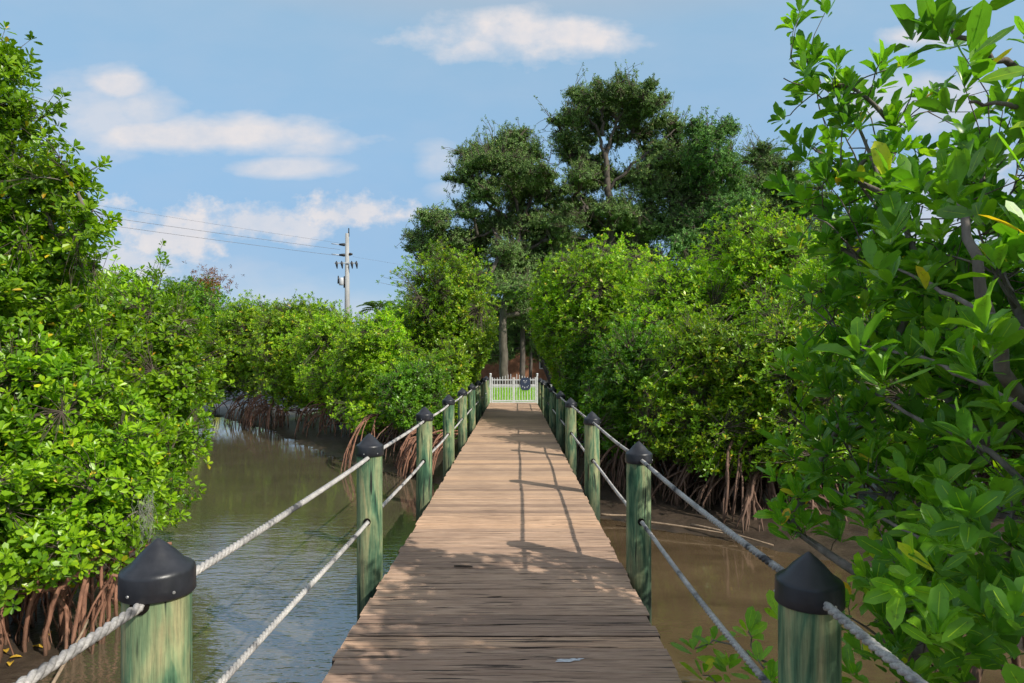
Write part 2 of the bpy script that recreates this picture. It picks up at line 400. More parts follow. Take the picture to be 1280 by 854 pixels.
# ------------------------------------------------------------------ boardwalk
DX0, DX1 = -.985, .850
POSTS_L = [-.87, 1.90, 4.67, 7.45, 10.2, 12.9, 15.6, 18.3, 20.9, 23.5]
POSTS_R = [-.80, 2.02, 4.83, 7.75, 10.7, 13.2, 15.9, 18.6, 21.1, 23.5]
bw = empty('boardwalk', 'long weathered brown plank boardwalk leading over the creek to the gate', 'boardwalk')
mb = MB(); y = -3.5
nseg = 20
while y < 24.45:
    w = .138 + random.uniform(-.005, .005) if y > 6 else random.choice((.137, .140, .143, .128))
    gap = random.uniform(.003, .007) if y > 6.5 else random.choice((.007, .008, .010, .013, .020))
    x0 = DX0 + random.uniform(-.012, .012); x1 = DX1 + random.uniform(-.012, .012)
    xs = np.linspace(x0, x1, nseg + 1)
    zt = random.uniform(-.0015, .0015) + (random.uniform(-.002, .002) if y < 6.5 else 0); tilt = random.uniform(-.002, .002); skew = random.uniform(-.0035, .0035)
    rough = .007 if y < 7 else .0015
    V = []
    for q, x in enumerate(xs):
        ya = y + skew * (x) + rough * noise.noise(Vector((x * 5, y * 9, 0))) + (rough * .8 * noise.noise(Vector((x * 19, y * 9, 4))))
        yb_ = y + w + skew * x + rough * noise.noise(Vector((x * 5, y * 9, 7))) + (rough * .8 * noise.noise(Vector((x * 19, y * 9, 9))))
        z = zt + .002 * noise.noise(Vector((x * 1.7, y * 3, 2)))
        be = .006
        V += [(x, ya, z - .036), (x, ya, z - be), (x, ya + be, z), (x, (ya + yb_) / 2, z + tilt * .3 - .0007), (x, yb_ - be, z + tilt), (x, yb_, z + tilt - be), (x, yb_, z - .036)]
    k = 7
    F = [(a * k + b, (a + 1) * k + b, (a + 1) * k + (b + 1) % k, a * k + (b + 1) % k) for a in range(nseg) for b in range(k)]
    off = mb.nv; pvv = random.random()
    mb.add(V, F, pvv, False)
    mb.again([tuple(range(k)), tuple(nseg * k + b for b in range(k))[::-1]], off, pvv, False)
    y += w + gap
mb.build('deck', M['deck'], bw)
for x in (DX0 + .06, -.07, DX1 - .06):
    mb = MB(); mb.box((x - .04, -3.5, -.25), (x + .04, 24.4, -.040)); mb.build('stringer', M['beam'], bw)
for a, b in zip(POSTS_L, POSTS_R):
    mb = MB(); yy = (a + b) / 2
    mb.box((DX0 - .02, yy - .09, -.47), (DX1 + .02, yy + .09, -.252)); mb.build('crossbeam', M['beam'], bw)

ORD = ['behind the camera', 'nearest', 'second', 'third', 'fourth', 'fifth', 'sixth', 'seventh', 'eighth', 'ninth']
LOOK_L = ['', 'yellow-green post with dark green stains', 'dark green split post with dark shadows down it', 'post brown on one side and light green on the other', 'pale olive green post', 'bright green post', 'pale green post', 'dim green post', 'dim brown-green post', 'shaded brown post']
LOOK_R = ['', 'dark blue-green shaded post with streaky grain', 'deep green post blackened at its foot', 'light green sunlit post', 'pale olive green post', 'mottled bright green post', 'thin shaded post', 'dim green post', 'dim dark post', 'shaded dark post']
def post(x, yy, top, side, i):
    word = 'left' if side < 0 else 'right'
    look = (LOOK_L if side < 0 else LOOK_R)[i]
    if i == 0: look = 'green timber post behind the camera'; where = 'on the %s rail' % word
    elif i == 1: where = 'nearest the camera on the %s rail' % word
    elif i == 9: where = 'beside the gate, last of the %s rail' % word
    else: where = '%s from the camera on the %s rail' % (ORD[i], word)
    o = empty('mooring_post', look + ', ' + where, 'post', 'capped rope posts along the boardwalk')
    o['label'] = o['label'].replace(' from the camera on the', ' on the')
    o.location = (x, yy, 0)
    lean = (random.uniform(-.006, .006), random.uniform(-.006, .006))
    o.rotation_euler = (lean[0], lean[1], 0)
    r = .095
    capb = top - .165
    mb = MB(); zs = list(np.linspace(-1.9, capb + .03, 26))
    mb.lathe((0, 0, 0), [(r * (1.03 - .015 * (z + 1.9)), z) for z in zs], 30, .5, .035)
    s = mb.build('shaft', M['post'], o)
    mb = MB(); R = .1035
    prof = [(r + .003, capb + .002), (R - .002, capb), (R + .001, capb + .004), (R, capb + .03), (R, capb + .066), (R - .002, capb + .074), (R - .009, capb + .081), (R - .03, capb + .094), (.050, capb + .122), (.026, capb + .145), (.012, capb + .157), (.004, capb + .1635), (.0003, capb + .165)]
    mb.lathe((0, 0, 0), prof, 40)
    c = mb.build('cap', M['cap'], o)
    for a in (-100, -40, 40, 150) if side < 0 else (-75, -10, 60, 160):
        a = math.radians(a + random.uniform(-8, 8)); n_ = np.array([math.cos(a), math.sin(a), 0])
        mb = MB(); p = n_ * (R - .001) + np.array([0, 0, capb + .022])
        mb.tube([p, p + n_ * .0035], [.0052, .004], 8); mb.build('screw', M['screw'], c)
    hz = (top - .17, top - .64) if side < 0 else (top - .135, top - .60)
    for h_ in hz:
        for sgn in (-1, 1):
            mb = MB(); mb.tube([(0, sgn * .080, h_), (0, sgn * .0975, h_)], .027, 16); mb.build('rope_hole', M['hole'], o)
    return hz
TOP_L, TOP_R = 1.085, 1.005
XL, XR = -1.083, .955
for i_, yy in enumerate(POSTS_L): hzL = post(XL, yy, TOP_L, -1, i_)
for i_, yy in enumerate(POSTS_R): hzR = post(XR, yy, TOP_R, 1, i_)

def rope(x, ys, z, label, sagv):
    pts = []
    ys = [ys[0] - 2.5] + ys
    for q, (a, b) in enumerate(zip(ys[:-1], ys[1:])):
        n = int((b - a) / .014); sg = sagv * random.uniform(.5, 1.5)
        for t in np.arange(n) / n:
            pts.append((x + .004 * math.sin(t * 6.28 + q), a + (b - a) * t, z - 4 * sg * t * (1 - t)))
    pts.append((x, ys[-1], z))
    pts = np.array(pts); s = np.concatenate([[0], np.cumsum(np.linalg.norm(np.diff(pts, axis=0), axis=1))])
    mb = MB()
    for k in range(3):
        ph = s / .095 * 2 * PI + k * 2 * PI / 3
        off = np.stack([np.cos(ph), np.zeros(len(ph)), np.sin(ph)], -1) * .0075
        mb.tube(pts + off, .0085, 7)
    tag(mb.build('rope', M['rope']), label, 'rope', 'rope handrails of the boardwalk')
rope(XL, POSTS_L, hzL[0], 'upper rope of the left rail, white and grey twisted rope through the post tops', .012)
rope(XL, POSTS_L, hzL[1], 'lower rope of the left rail, mouldy grey twisted rope at knee height', .012)
rope(XR, POSTS_R, hzR[0], 'upper rope of the right rail, pale grey twisted rope through the post tops', .012)
rope(XR, POSTS_R, hzR[1], 'lower rope of the right rail, pale grey twisted rope at knee height', .012)

# dried white splash and a dark stick on the boards
mb = MB(); c0 = (.28, 3.38)
for cx, cy, rx, ry in ((0, 0, .05, .018), (.035, .006, .035, .013), (-.045, -.012, .02, .008), (.075, .016, .018, .006)):
    a = np.arange(14) * 2 * PI / 14; w = 1 + .25 * np.sin(a * 3 + cx * 90)
    V = np.column_stack([c0[0] + cx + rx * w * np.cos(a), c0[1] + cy + ry * w * np.sin(a), np.full(14, .0065 + cx * .006)])
    mb.add(V, [tuple(range(14))])
tag(mb.build('bird_dropping', M['dropping']), 'dried white splash on the near boards, right of centre', 'dropping')
mb = MB(); mb.tube([(-.48, 4.92, .012), (-.42, 4.905, .016), (-.36, 4.91, .013), (-.335, 4.90, .012)], [.006, .008, .007, .004], 6)
tag(mb.build('twig', M['beam']), 'small dark twig lying across the boards in the shade', 'twig')

# ------------------------------------------------------------------ gate at the far end
GY_ = 24.55
gate = empty('metal_gate', 'white two-leaf metal picket gate at the far end of the boardwalk', 'gate')
gx0, gx1 = -.97, .86; mid = (gx0 + gx1) / 2
for sx in (gx0, gx1):
    mb = MB(); mb.box((sx - .032, GY_ - .032, -.5), (sx + .032, GY_ + .032, 1.06)); gp = mb.build('gate_post', M['gate'], gate)
    mb = MB(); mb.lathe((sx, GY_, 1.06), [(.001, -.001), (.045, 0), (.045, .015), (.022, .025), (.045, .05), (.05, .07), (.035, .095), (.0005, .105)], 14); mb.build('finial', M['gate'], gp)
for lo, hi, d in ((gx0 + .055, mid - .012, 1), (mid + .012, gx1 - .055, -1)):
    mb = MB()
    def rail(z, h=.02): mb.box((lo + .03, GY_ - .012, z - h), (hi - .03, GY_ + .012, z + h))
    rail(.08, .025); rail(.70); rail(.90)
    for xx in (lo + .015, hi - .015): mb.box((xx - .022, GY_ - .018, .035), (xx + .022, GY_ + .018, 1.0 if (xx < mid) == (d < 0) or True else 1))
    n = 8
    fr = mb.build('gate_frame', M['gate'], gate)
    for k in range(1, n):
        xx = lo + (hi - lo) * k / n; t = k / n if d > 0 else 1 - k / n
        top = .98 + .20 * t ** 1.5
        mb = MB(); w = .0125
        mb.add([(xx-w,GY_-w,.10),(xx+w,GY_-w,.10),(xx+w,GY_+w,.10),(xx-w,GY_+w,.10),(xx-w,GY_-w,top-.04),(xx+w,GY_-w,top-.04),(xx+w,GY_+w,top-.04),(xx-w,GY_+w,top-.04),(xx,GY_,top)],
               [(0,1,5,4),(1,2,6,5),(2,3,7,6),(3,0,4,7)], smooth=False)
        mb.again([(4,5,8),(5,6,8),(6,7,8),(7,4,8)], 0, smooth=False)
        mb.build('picket', M['gate'], gate)
mb = MB(); mb.box((gx0 + .05, GY_ - .06, -.3), (gx1 - .05, GY_ + .09, .03)); mb.build('threshold', M['gate'], gate)
sg = empty('gate_sign', 'small dark blue notice with pale marks hung on the right gate leaf', 'sign')
mb = MB(); a = np.arange(24) * 2 * PI / 24
sx, sz, sy = .40, .74, GY_ - .045
ring = np.column_stack([sx + .20 * np.sign(np.cos(a)) * abs(np.cos(a)) ** .6, np.full(24, sy), sz + .25 * np.sign(np.sin(a)) * abs(np.sin(a)) ** .6])
mb.add(np.concatenate([ring, ring + [0, .02, 0]]), [(q, (q + 1) % 24, 24 + (q + 1) % 24, 24 + q) for q in range(24)], smooth=False)
mb.again([tuple(range(24))[::-1], tuple(range(24, 48))], 0, smooth=False)
mb.build('sign_plate', M['sign'], sg)
mb = MB()
for bx, bz, bw_, bh in ((-.06,.13,.05,.03), (.04,.13,.04,.025), (0,.08,.10,.012), (-.02,.045,.06,.01), (-.11,-.1,.025,.05), (-.03,-.14,.03,.05), (.07,-.12,.025,.05), (.12,-.07,.02,.03)):
    mb.box((sx + bx - bw_ / 2, sy - .006, sz + bz - bh / 2), (sx + bx + bw_ / 2, sy - .002, sz + bz + bh / 2))
mb.build('sign_marks', M['sign_mark'], sg)

# ------------------------------------------------------------------ foliage machinery
def leaf_template(kind, wr=.23):
    if kind == 'hi':
        T = [(0, 0, 0)]
        for t, w, zc in ((.20, .52, .01), (.52, .97, .0), (.84, .80, -.05)):
            T += [(-wr * w, t, .055 * w + zc), (0, t, zc - .01), (wr * w, t, .055 * w + zc)]
        T += [(0, 1.0, -.12)]
        q = [(1,2,5,4),(2,3,6,5),(4,5,8,7),(5,6,9,8)]
        t3 = [(0,2,1),(0,3,2),(7,8,10),(8,9,10)]
        mr = []
        for t, zc, hw in ((.03, .004, .016), (.22, .006, .014), (.52, -.004, .011), (.8, -.049, .008), (.99, -.114, .003)):
            T += [(-hw, t, zc), (hw, t, zc)]
        mrf = [(11 + 2 * q_, 12 + 2 * q_, 14 + 2 * q_, 13 + 2 * q_) for q_ in range(1, 4)]
        return np.array(T), [np.array(q), np.array(t3), np.array(mrf)]
    if kind == 'near':
        T = [(0,0,0), (wr*.70,.30,.05), (wr*.98,.76,.03), (0,1,-.04), (-wr*.98,.76,.03), (-wr*.70,.30,.05)]
        return np.array(T), [np.array([(0,1,2,3),(0,3,4,5)])]
    T = [(0,0,0), (wr*1.05,.55,.06), (0,1,0), (-wr*1.05,.55,.06)]
    return np.array(T), [np.array([(0,1,2),(0,2,3)])]

def put_leaves(mb, P, D, Nn, L, kind, att, wr=.23):
    T, Fs = leaf_template(kind, wr)
    D = nrm(D); X = nrm(np.cross(D, Nn)); Nn = np.cross(X, D)
    n = len(P); curl = 1.1 + 1.1 * np.sin(np.arange(n) * 12.9898 + 3 * P[:, 0])
    V = P[:, None] + L[:, None, None] * (T[None, :, 0:1] * X[:, None] + T[None, :, 1:2] * D[:, None] + (T[None, :, 2:3] * curl[:, None, None]) * Nn[:, None])
    base = np.arange(n) * len(T); off = mb.nv; first = True
    for F in Fs:
        FF = (F[None] + base[:, None, None]).reshape(-1, F.shape[1])
        aa = np.repeat(att, len(F))
        if kind == 'hi' and F.shape[0] == 3: aa = np.full(len(FF), .90)
        if first: mb.add(V.reshape(-1, 3), FF, aa, kind == 'hi'); first = False
        else: mb.again(FF, off, aa, kind == 'hi')

def rosettes(mb, C, A, L, per, kind, g, wr=.23, spread=(25, 85), bright=None):
    """C centres, A axes; per leaves each"""
    n = len(C); A = nrm(A)
    ref = nrm(g.normal(size=(n, 3))); U = nrm(np.cross(A, ref)); W = np.cross(A, U)
    idx = np.repeat(np.arange(n), per); m = len(idx)
    k = np.tile(np.arange(per), n)
    ph = k * 2.4 + np.repeat(g.uniform(0, 6.28, n), per) + g.normal(0, .25, m)
    lo, hi = np.radians(spread[0]), np.radians(spread[1])
    th = lo + (hi - lo) * ((k + .5) / per) + g.normal(0, .15, m)
    rad = np.cos(ph)[:, None] * U[idx] + np.sin(ph)[:, None] * W[idx]
    D = A[idx] * np.cos(th)[:, None] + rad * np.sin(th)[:, None]
    Nn = A[idx] * np.sin(th)[:, None] - rad * np.cos(th)[:, None] + g.normal(0, .25, (m, 3))
    P = C[idx] - A[idx] * (k / per * L * .35)[:, None] + D * .01
    LL = L * g.uniform(.5, 1.2, m) * (1 - .15 * np.cos(th))
    rv = g.beta(2.2, 2.2, n) * .9 if bright is None else bright
    att = np.clip(rv[idx] * .75 + g.uniform(0, .28, m), 0, .968)
    odd = g.random(m) < .012; att[odd] = g.uniform(.975, 1, odd.sum())
    put_leaves(mb, P, D, Nn, LL, kind, att, wr)

def batch_twigs(mb, A, B, r0, r1, g, sag=.0):
    """A->B many thin 3-sided twigs with a bend"""
    n = len(A); d = B - A; L = np.linalg.norm(d, axis=1, keepdims=True)
    U = nrm(np.cross(d, nrm(g.normal(size=(n, 3))))); W = nrm(np.cross(d, U))
    midp = A + d * .55 + U * L * g.uniform(-.12, .12, (n, 1)) - np.array([0, 0, 1]) * L * sag
    an = np.arange(3) * 2 * PI / 3
    rings = []
    for p, r in ((A, r0), (midp, (r0 + r1) / 2), (B, r1)):
        r = np.broadcast_to(r, (n,))
        rings.append(p[:, None] + r[:, None, None] * (np.cos(an)[None, :, None] * U[:, None] + np.sin(an)[None, :, None] * W[:, None]))
    V = np.stack(rings, 1).reshape(n, 9, 3)
    f = np.array([(r * 3 + q, r * 3 + (q + 1) % 3, r * 3 + 3 + (q + 1) % 3, r * 3 + 3 + q) for r in range(2) for q in range(3)])
    mb.add(V.reshape(-1, 3), (f[None] + (np.arange(n) * 9)[:, None, None]).reshape(-1, 4))

def lumpy(C, blob, seed):
    d = C; f = []
    for v in d:
        q = Vector((v[0] * 1.9 + seed, v[1] * 1.9, v[2] * 1.9))
        f.append(1 + .62 * noise.noise(q) + .45 * noise.noise(q * 2.7))
    return np.array(f)

def curve(p0, p1, g, bend=.15, n=7, lift=0.0):
    p0, p1 = np.asarray(p0, float), np.asarray(p1, float)
    d = p1 - p0; L = np.linalg.norm(d)
    o1 = g.normal(0, bend * L * .5, 3); o2 = g.normal(0, bend * L * .5, 3)
    t = np.linspace(0, 1, n)[:, None]
    c1 = p0 + d * .33 + o1 + [0, 0, lift * L]; c2 = p0 + d * .67 + o2 + [0, 0, lift * L * .6]
    return (1 - t) ** 3 * p0 + 3 * (1 - t) ** 2 * t * c1 + 3 * (1 - t) * t * t * c2 + t ** 3 * p1

def make_roots(parent, spots, g, mat, split, r=(.014, .024), zref=None, spreadf=1.):
    """spots: list of (start xyz, foot xy)"""
    mb = MB()
    for st, ft in spots:
        if -1.25 < ft[0] < 1.15 and ft[1] > 4: continue
        st = np.array(st); fz = float(ground_z(np.array([ft]))[0]) - .12
        ft3 = np.array([ft[0], ft[1], fz])
        n = 9; t = np.linspace(0, 1, n)[:, None]
        c = np.array([st[0] * .35 + ft3[0] * .65, st[1] * .35 + ft3[1] * .65, st[2] + g.uniform(-.05, .12)])
        c2 = np.array([ft3[0] + (ft3[0] - st[0]) * .08, ft3[1] + (ft3[1] - st[1]) * .08, st[2] * .5 + fz * .5])
        P = (1 - t) ** 3 * st + 3 * (1 - t) ** 2 * t * c + 3 * (1 - t) * t * t * c2 + t ** 3 * ft3
        P[1:-1] += g.normal(0, .012, (n - 2, 3))
        rr = g.uniform(*r)
        m_ = MB() if split else mb
        m_.tube(P, np.linspace(rr * 1.1, rr * .75, n), 6)
        if g.random() < .45:
            k = int(g.integers(3, 6)); e = ft3 + np.array([g.uniform(-.2, .2), g.uniform(-.2, .2), 0])
            Q = curve(P[k], e, g, .12, 6); m_.tube(Q, np.linspace(rr * .8, rr * .5, 6), 5)
        if split: m_.build('prop_root', mat, parent)
    if not split and spots: mb.build('prop_roots', mat, parent)

def tree(name, label, cat, blobs, base, nros, L, per, kind, lm, seed, group=None, wr=.23, branches=5, tr=.06, twr=.006, shell=.45,
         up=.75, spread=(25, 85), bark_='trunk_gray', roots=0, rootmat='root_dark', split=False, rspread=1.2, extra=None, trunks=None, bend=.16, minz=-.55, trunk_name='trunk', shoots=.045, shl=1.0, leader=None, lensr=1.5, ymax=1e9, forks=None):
    """blobs: (x,y,z,rx,ry,rz)"""
    g = np.random.default_rng(seed)
    root = empty(name, label, cat, group)
    B = np.array(blobs, float); base = np.array(base, float)
    root.location = (0, 0, 0)
    wgt = (B[:, 3] * B[:, 4] * B[:, 5]) ** .72; wgt /= wgt.sum()
    nodes = []; lim = MB()
    # trunks from the base to each lump, forking off one another
    cen = B[:, :3]; order = np.argsort(np.linalg.norm(cen - base, axis=1))
    tn = [base + np.array([0, 0, .0])]
    th = {}
    bases = trunks or [base]
    path_nodes = [np.array(bb, float) for bb in bases]
    if leader is not None:
        K = np.array(leader); tt_ = np.linspace(0, 1, 26); sk = np.linspace(0, 1, len(K))
        LP = np.column_stack([np.interp(tt_, sk, K[:, q]) for q in range(3)]); LP[1:-1, :2] += g.normal(0, tr * .12, (24, 2))
        lim.tube(LP, np.linspace(tr * 1.25, tr * .4, 26), 12); path_nodes += list(LP[8:])
    for fk in forks or []:
        K = np.array(fk); tt_ = np.linspace(0, 1, 16); sk = np.linspace(0, 1, len(K))
        LP = np.column_stack([np.interp(tt_, sk, K[:, q]) for q in range(3)]); LP[1:] += g.normal(0, .05, (15, 3))
        lim.tube(LP, np.linspace(.125, .04, 16), 8); path_nodes += list(LP[3:]); nodes += list(LP[4:])
    for oi_ in order:
        c = cen[oi_]
        pn = np.array(path_nodes)
        dd = np.linalg.norm(pn - c, axis=1) + np.maximum(0, pn[:, 2] - c[2] + .1) * 1.5
        p0 = pn[np.argmin(dd)]
        n = 8; P = curve(p0, c, g, bend, n, .03)
        h = np.linalg.norm(p0 - base); Lc = np.linalg.norm(c - p0)
        tot = max(1.5, np.linalg.norm(cen - base, axis=1).max())
        ra = tr * max(.28, 1 - .8 * h / tot); rb = ra * .5
        lim.tube(P, np.linspace(ra, rb, n), 8 if tr * FPX / max(2, base[1]) > 2 else 5)
        path_nodes += list(P[2:]); nodes += list(P[3:])
        for k in range(branches):
            d = nrm(g.normal(size=3) + [0, 0, .35]); e = c + d * B[oi_, 3:] * g.uniform(.6, .95)
            if -1.3 < e[0] < 1.2 and 3 < e[1] < 26 and e[2] < 2.9: e[0] = -1.3 if base[0] < 0 else 1.2
            s0 = P[int(g.integers(4, n))]
            Q = curve(s0, e, g, bend * 1.2, 7, .04)
            lim.tube(Q, np.linspace(rb * .55, max(twr, rb * .15), 7), 5)
            nodes += list(Q[2:])
    lim.build(trunk_name, M[bark_], root)
    nodes = np.array(nodes)
    kd = KDTree(len(nodes))
    for q, p in enumerate(nodes): kd.insert(p, q)
    kd.balance()
    ch = g.choice(len(B), nros, p=wgt)
    dirs = nrm(g.normal(size=(nros, 3)))
    rad = g.random(nros) ** shell
    C = np.zeros((nros, 3))
    lf = np.ones(nros)
    for b in range(len(B)):
        s = ch == b
        if s.any(): lf[s] = lumpy(dirs[s], B[b], seed * 1.7 + b * 3.1)
    C = cen[ch] + dirs * (rad * lf)[:, None] * B[ch, 3:]
    keep = C[:, 2] > minz + .15 * g.random(nros)
    C = C[keep]; dirs = dirs[keep]; ch = ch[keep]
    def corr(Q):
        j = np.abs(g.normal(0, .22, len(Q)))
        close_ = np.clip((Q[:, 2] - 1.25) / 1.2, 0, 1) * np.clip((Q[:, 1] - 13) / 4, 0, 1) * .72
        r_ = (Q[:, 0] > -1.20 - j + close_) & (Q[:, 0] < 1.08 + j - close_ + np.where(Q[:, 1] < 3.0, .27, 0)) & (Q[:, 1] > -3) & (Q[:, 1] < 25.5) & (Q[:, 2] < 3.3 + j)
        lens_ = (np.linalg.norm(Q - np.array([0, 0, EYE]), axis=1) < lensr)
        return r_ | lens_ | ((Q[:, 1] > ymax))
    kk = ~corr(C); C = C[kk]; dirs = dirs[kk]; ch = ch[kk]
    ns = int(nros * shoots)
    if ns:
        # sprays that stick out of the crown
        cs_ = g.choice(len(B), ns, p=wgt); ds = nrm(g.normal(size=(ns, 3)) + [0, 0, .55]); per_s = 6
        tt = (np.arange(per_s) / per_s)[None, :, None]
        S0 = cen[cs_] + ds * B[cs_, 3:] * .85; Ls = g.uniform(.25, .75, ns) * shl
        dv = nrm(ds + np.array([0, 0, .6]) + g.normal(0, .35, (ns, 3)))
        SS = S0[:, None] + dv[:, None] * (tt * Ls[:, None, None]) + g.normal(0, .07 * shl, (ns, per_s, 3))
        kz = (SS.reshape(-1, 3)[:, 2] > minz + .1) & ~corr(SS.reshape(-1, 3))
        C = np.concatenate([C, SS.reshape(-1, 3)[kz]]); dirs = np.concatenate([dirs, np.repeat(dv, per_s, 0)[kz]]); ch = np.concatenate([ch, np.repeat(cs_, per_s)[kz]])
    n = len(C)
    NB = np.array([nodes[kd.find(c)[1]] for c in C])
    # pull far ones in
    d = C - NB; dl = np.linalg.norm(d, axis=1, keepdims=True)
    tw = MB(); batch_twigs(tw, NB, C, twr, twr * .6, g); tw.build('twigs', M['twig'], root)
    A = nrm(dirs * 1.0 * nrm(B[ch, 3:]) * 1.2 + nrm(d) * .35 + np.array([0, 0, up]) + g.normal(0, .25, (n, 3)))
    mb = MB()
    rosettes(mb, C, A, L, per, kind, g, wr, spread)
    if extra is not None: extra(mb, g)
    mb.build('crown', lm, root)
    if roots:
        sp = []
        for k in range(roots):
            a = g.uniform(0, 2 * PI); bb = np.array(bases[int(g.integers(len(bases)))])
            if 4 < bb[1] < 26 and abs(bb[0]) < 2.2: bb = np.array([2.2 if bb[0] > 0 else -2.2, bb[1], bb[2]])
            r1 = g.uniform(.1, .5) * rspread; r2 = r1 + g.uniform(.15, .8) * rspread
            sp.append(((bb[0] + math.cos(a) * r1 * .5, bb[1] + math.sin(a) * r1 * .5, g.uniform(-.35, .5)), (bb[0] + math.cos(a) * r2, bb[1] + math.sin(a) * r2)))
        make_roots(root, sp, g, M[rootmat], split)
    return root

def lumps(px, D, halfw_px, top_px, bot_z, g, depth=None, n=9, dz=1.0):
    """lumps filling a bush seen at px, D; halfw and top in photo pixels"""
    hw = halfw_px * D / FPX; X = (px - CX) * D / FPX; zt = EYE - (top_px - HY) * D / FPX
    dep = depth or hw
    out = []; H = zt - bot_z
    for k in range(n):
        t = (k + .5) / n
        z = bot_z + H * (.12 + .74 * t)
        wid = math.sin(PI * min(.93, .30 + .62 * t)) ** .7
        r = H * g.uniform(.17, .24)
        a = g.uniform(0, 2 * PI)
        ex = max(0, hw * wid - r * .8) * math.cos(a + k * 2.4); ey = max(0, dep * wid - r * .8) * math.sin(a + k * 2.4)
        out.append((X + ex, D + ey, z, min(r * 1.25, hw), min(r * 1.25, dep), r))
    r = H * .2
    out.append((X, D, zt - r * .9, min(hw * .55, r * 1.3), min(dep * .55, r * 1.3), r))
    out.append((X, D, bot_z + H * .45, hw * .75, dep * .75, H * .38))
    return out

G0 = np.random.default_rng(5)
# --- near-left mangrove
def bl(px, py, D, rpx, rpy, rd): 
    p = at(px, py, D); return (p[0], p[1], p[2], rpx * D / FPX, rd, rpy * D / FPX)
A_blobs = [bl(-35,105,6.2,48,55,.6), bl(4,85,6.1,24,36,.3), bl(14,145,6.0,38,44,.4), bl(-40,230,6.3,90,75,.9), bl(40,232,6.1,48,45,.6), bl(88,228,6.0,26,30,.35), bl(108,275,6.0,24,26,.3),
           bl(60,310,6.3,48,42,.7), bl(-30,340,6.2,105,75,1.0), bl(20,420,6.1,90,75,1.0), bl(-40,500,5.8,105,85,.9), bl(75,500,6.0,85,75,.9), bl(20,600,5.5,95,78,.9),
           bl(105,600,5.7,78,70,.7), bl(165,585,6.0,50,52,.45), bl(60,690,5.3,80,46,.6), bl(145,660,5.6,45,42,.4), bl(-50,650,5.2,80,70,.7), bl(-120,430,6.5,90,200,1.2), bl(-10,715,5.0,60,35,.4)]
tree('mangrove_tree', 'tall bright green mangrove with red-brown stilt roots at the left edge, nearest the camera', 'mangrove', A_blobs, (-4.9, 6.2, -.75), 9600, .088, 8, 'near', M['leaf_left'], 21,
     wr=.235, branches=7, tr=.055, twr=.0035, shell=.5, trunks=[(-4.9,6.2,-.75),(-4.2,5.9,-.72),(-5.3,5.3,-.75)], spread=(20,88), shoots=.025, shl=.7)
rootA = bpy.data.objects['mangrove_tree']
gA = np.random.default_rng(77); sp = []
for k in range(135):
    x = gA.uniform(-5.6, -3.5); y_ = 5.0 + gA.uniform(0, 1.1) + (x + 3.3) * -.12
    if gA.random() < .3: x, y_ = gA.uniform(-4.9,-3.9), gA.uniform(4.75,5.5)
    sp.append(((x + gA.normal(-.12, .32), y_ + gA.uniform(-.1, .5), gA.uniform(-.3, .1)), (x, y_)))
make_roots(rootA, sp, gA, M['root'], True, (.007, .022))
# hanging moss
mb = MB(); gm = np.random.default_rng(3)
for k in range(46):
    p = at(gm.normal(182, 4), gm.uniform(615, 640), 5.35); p[1] += gm.normal(0, .05)
    n = 6; t = np.linspace(0, 1, n)[:, None]; Lm = gm.uniform(.12, .36)
    mb.tube(p + t * [0, 0, -Lm] + gm.normal(0, .016, (n, 3)) * [1, 1, 0], .0017, 3)
mb.build('hanging_moss', M['moss'], rootA)
# --- second left mangrove
B_blobs = [bl(165,395,9.0,60,45,1.0), bl(120,440,9.0,80,70,1.2), bl(205,430,8.8,45,45,.8), bl(225,480,8.6,42,40,.7), bl(180,500,8.6,70,60,1.0), bl(215,545,8.2,38,45,.6), bl(160,570,8.4,70,60,.9),
           bl(190,620,8.0,45,45,.6), bl(100,380,9.5,60,50,1.2), bl(60,450,9.8,80,80,1.4)]
tree('mangrove_tree', 'round yellow-green mangrove leaning over the water just behind the tall left one', 'mangrove', B_blobs, (-6.2, 9.2, -.7), 5600, .095, 8, 'near', M['leaf_left'], 22,
     branches=6, tr=.05, twr=.0045, roots=40, rootmat='root', split=True, rspread=1.0)

# --- banks of mangroves
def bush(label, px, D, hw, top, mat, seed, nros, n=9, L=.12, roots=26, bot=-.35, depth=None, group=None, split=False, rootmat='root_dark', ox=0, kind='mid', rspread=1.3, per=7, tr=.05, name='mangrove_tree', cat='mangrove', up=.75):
    g = np.random.default_rng(seed + 900); L = L * .84; nros = int(nros * 1.35); top += 15
    if D > 30: nros = int(nros * .6); L *= 1.15
    X = (px - CX) * D / FPX
    bl_ = lumps(px, D, hw, top, bot, g, depth, n)
    bases = [(X + g.uniform(-.5, .5) * hw * D / FPX, D + g.uniform(-.4, .4), -.7) for _ in range(3)]
    return tree(name, label, cat, bl_, bases[0], nros, L, per, kind, M[mat], seed, group=group, branches=5, tr=tr, twr=.006, shell=.42,
         roots=roots, rootmat=rootmat, split=split, rspread=rspread, trunks=bases, minz=bot - .1, up=up)
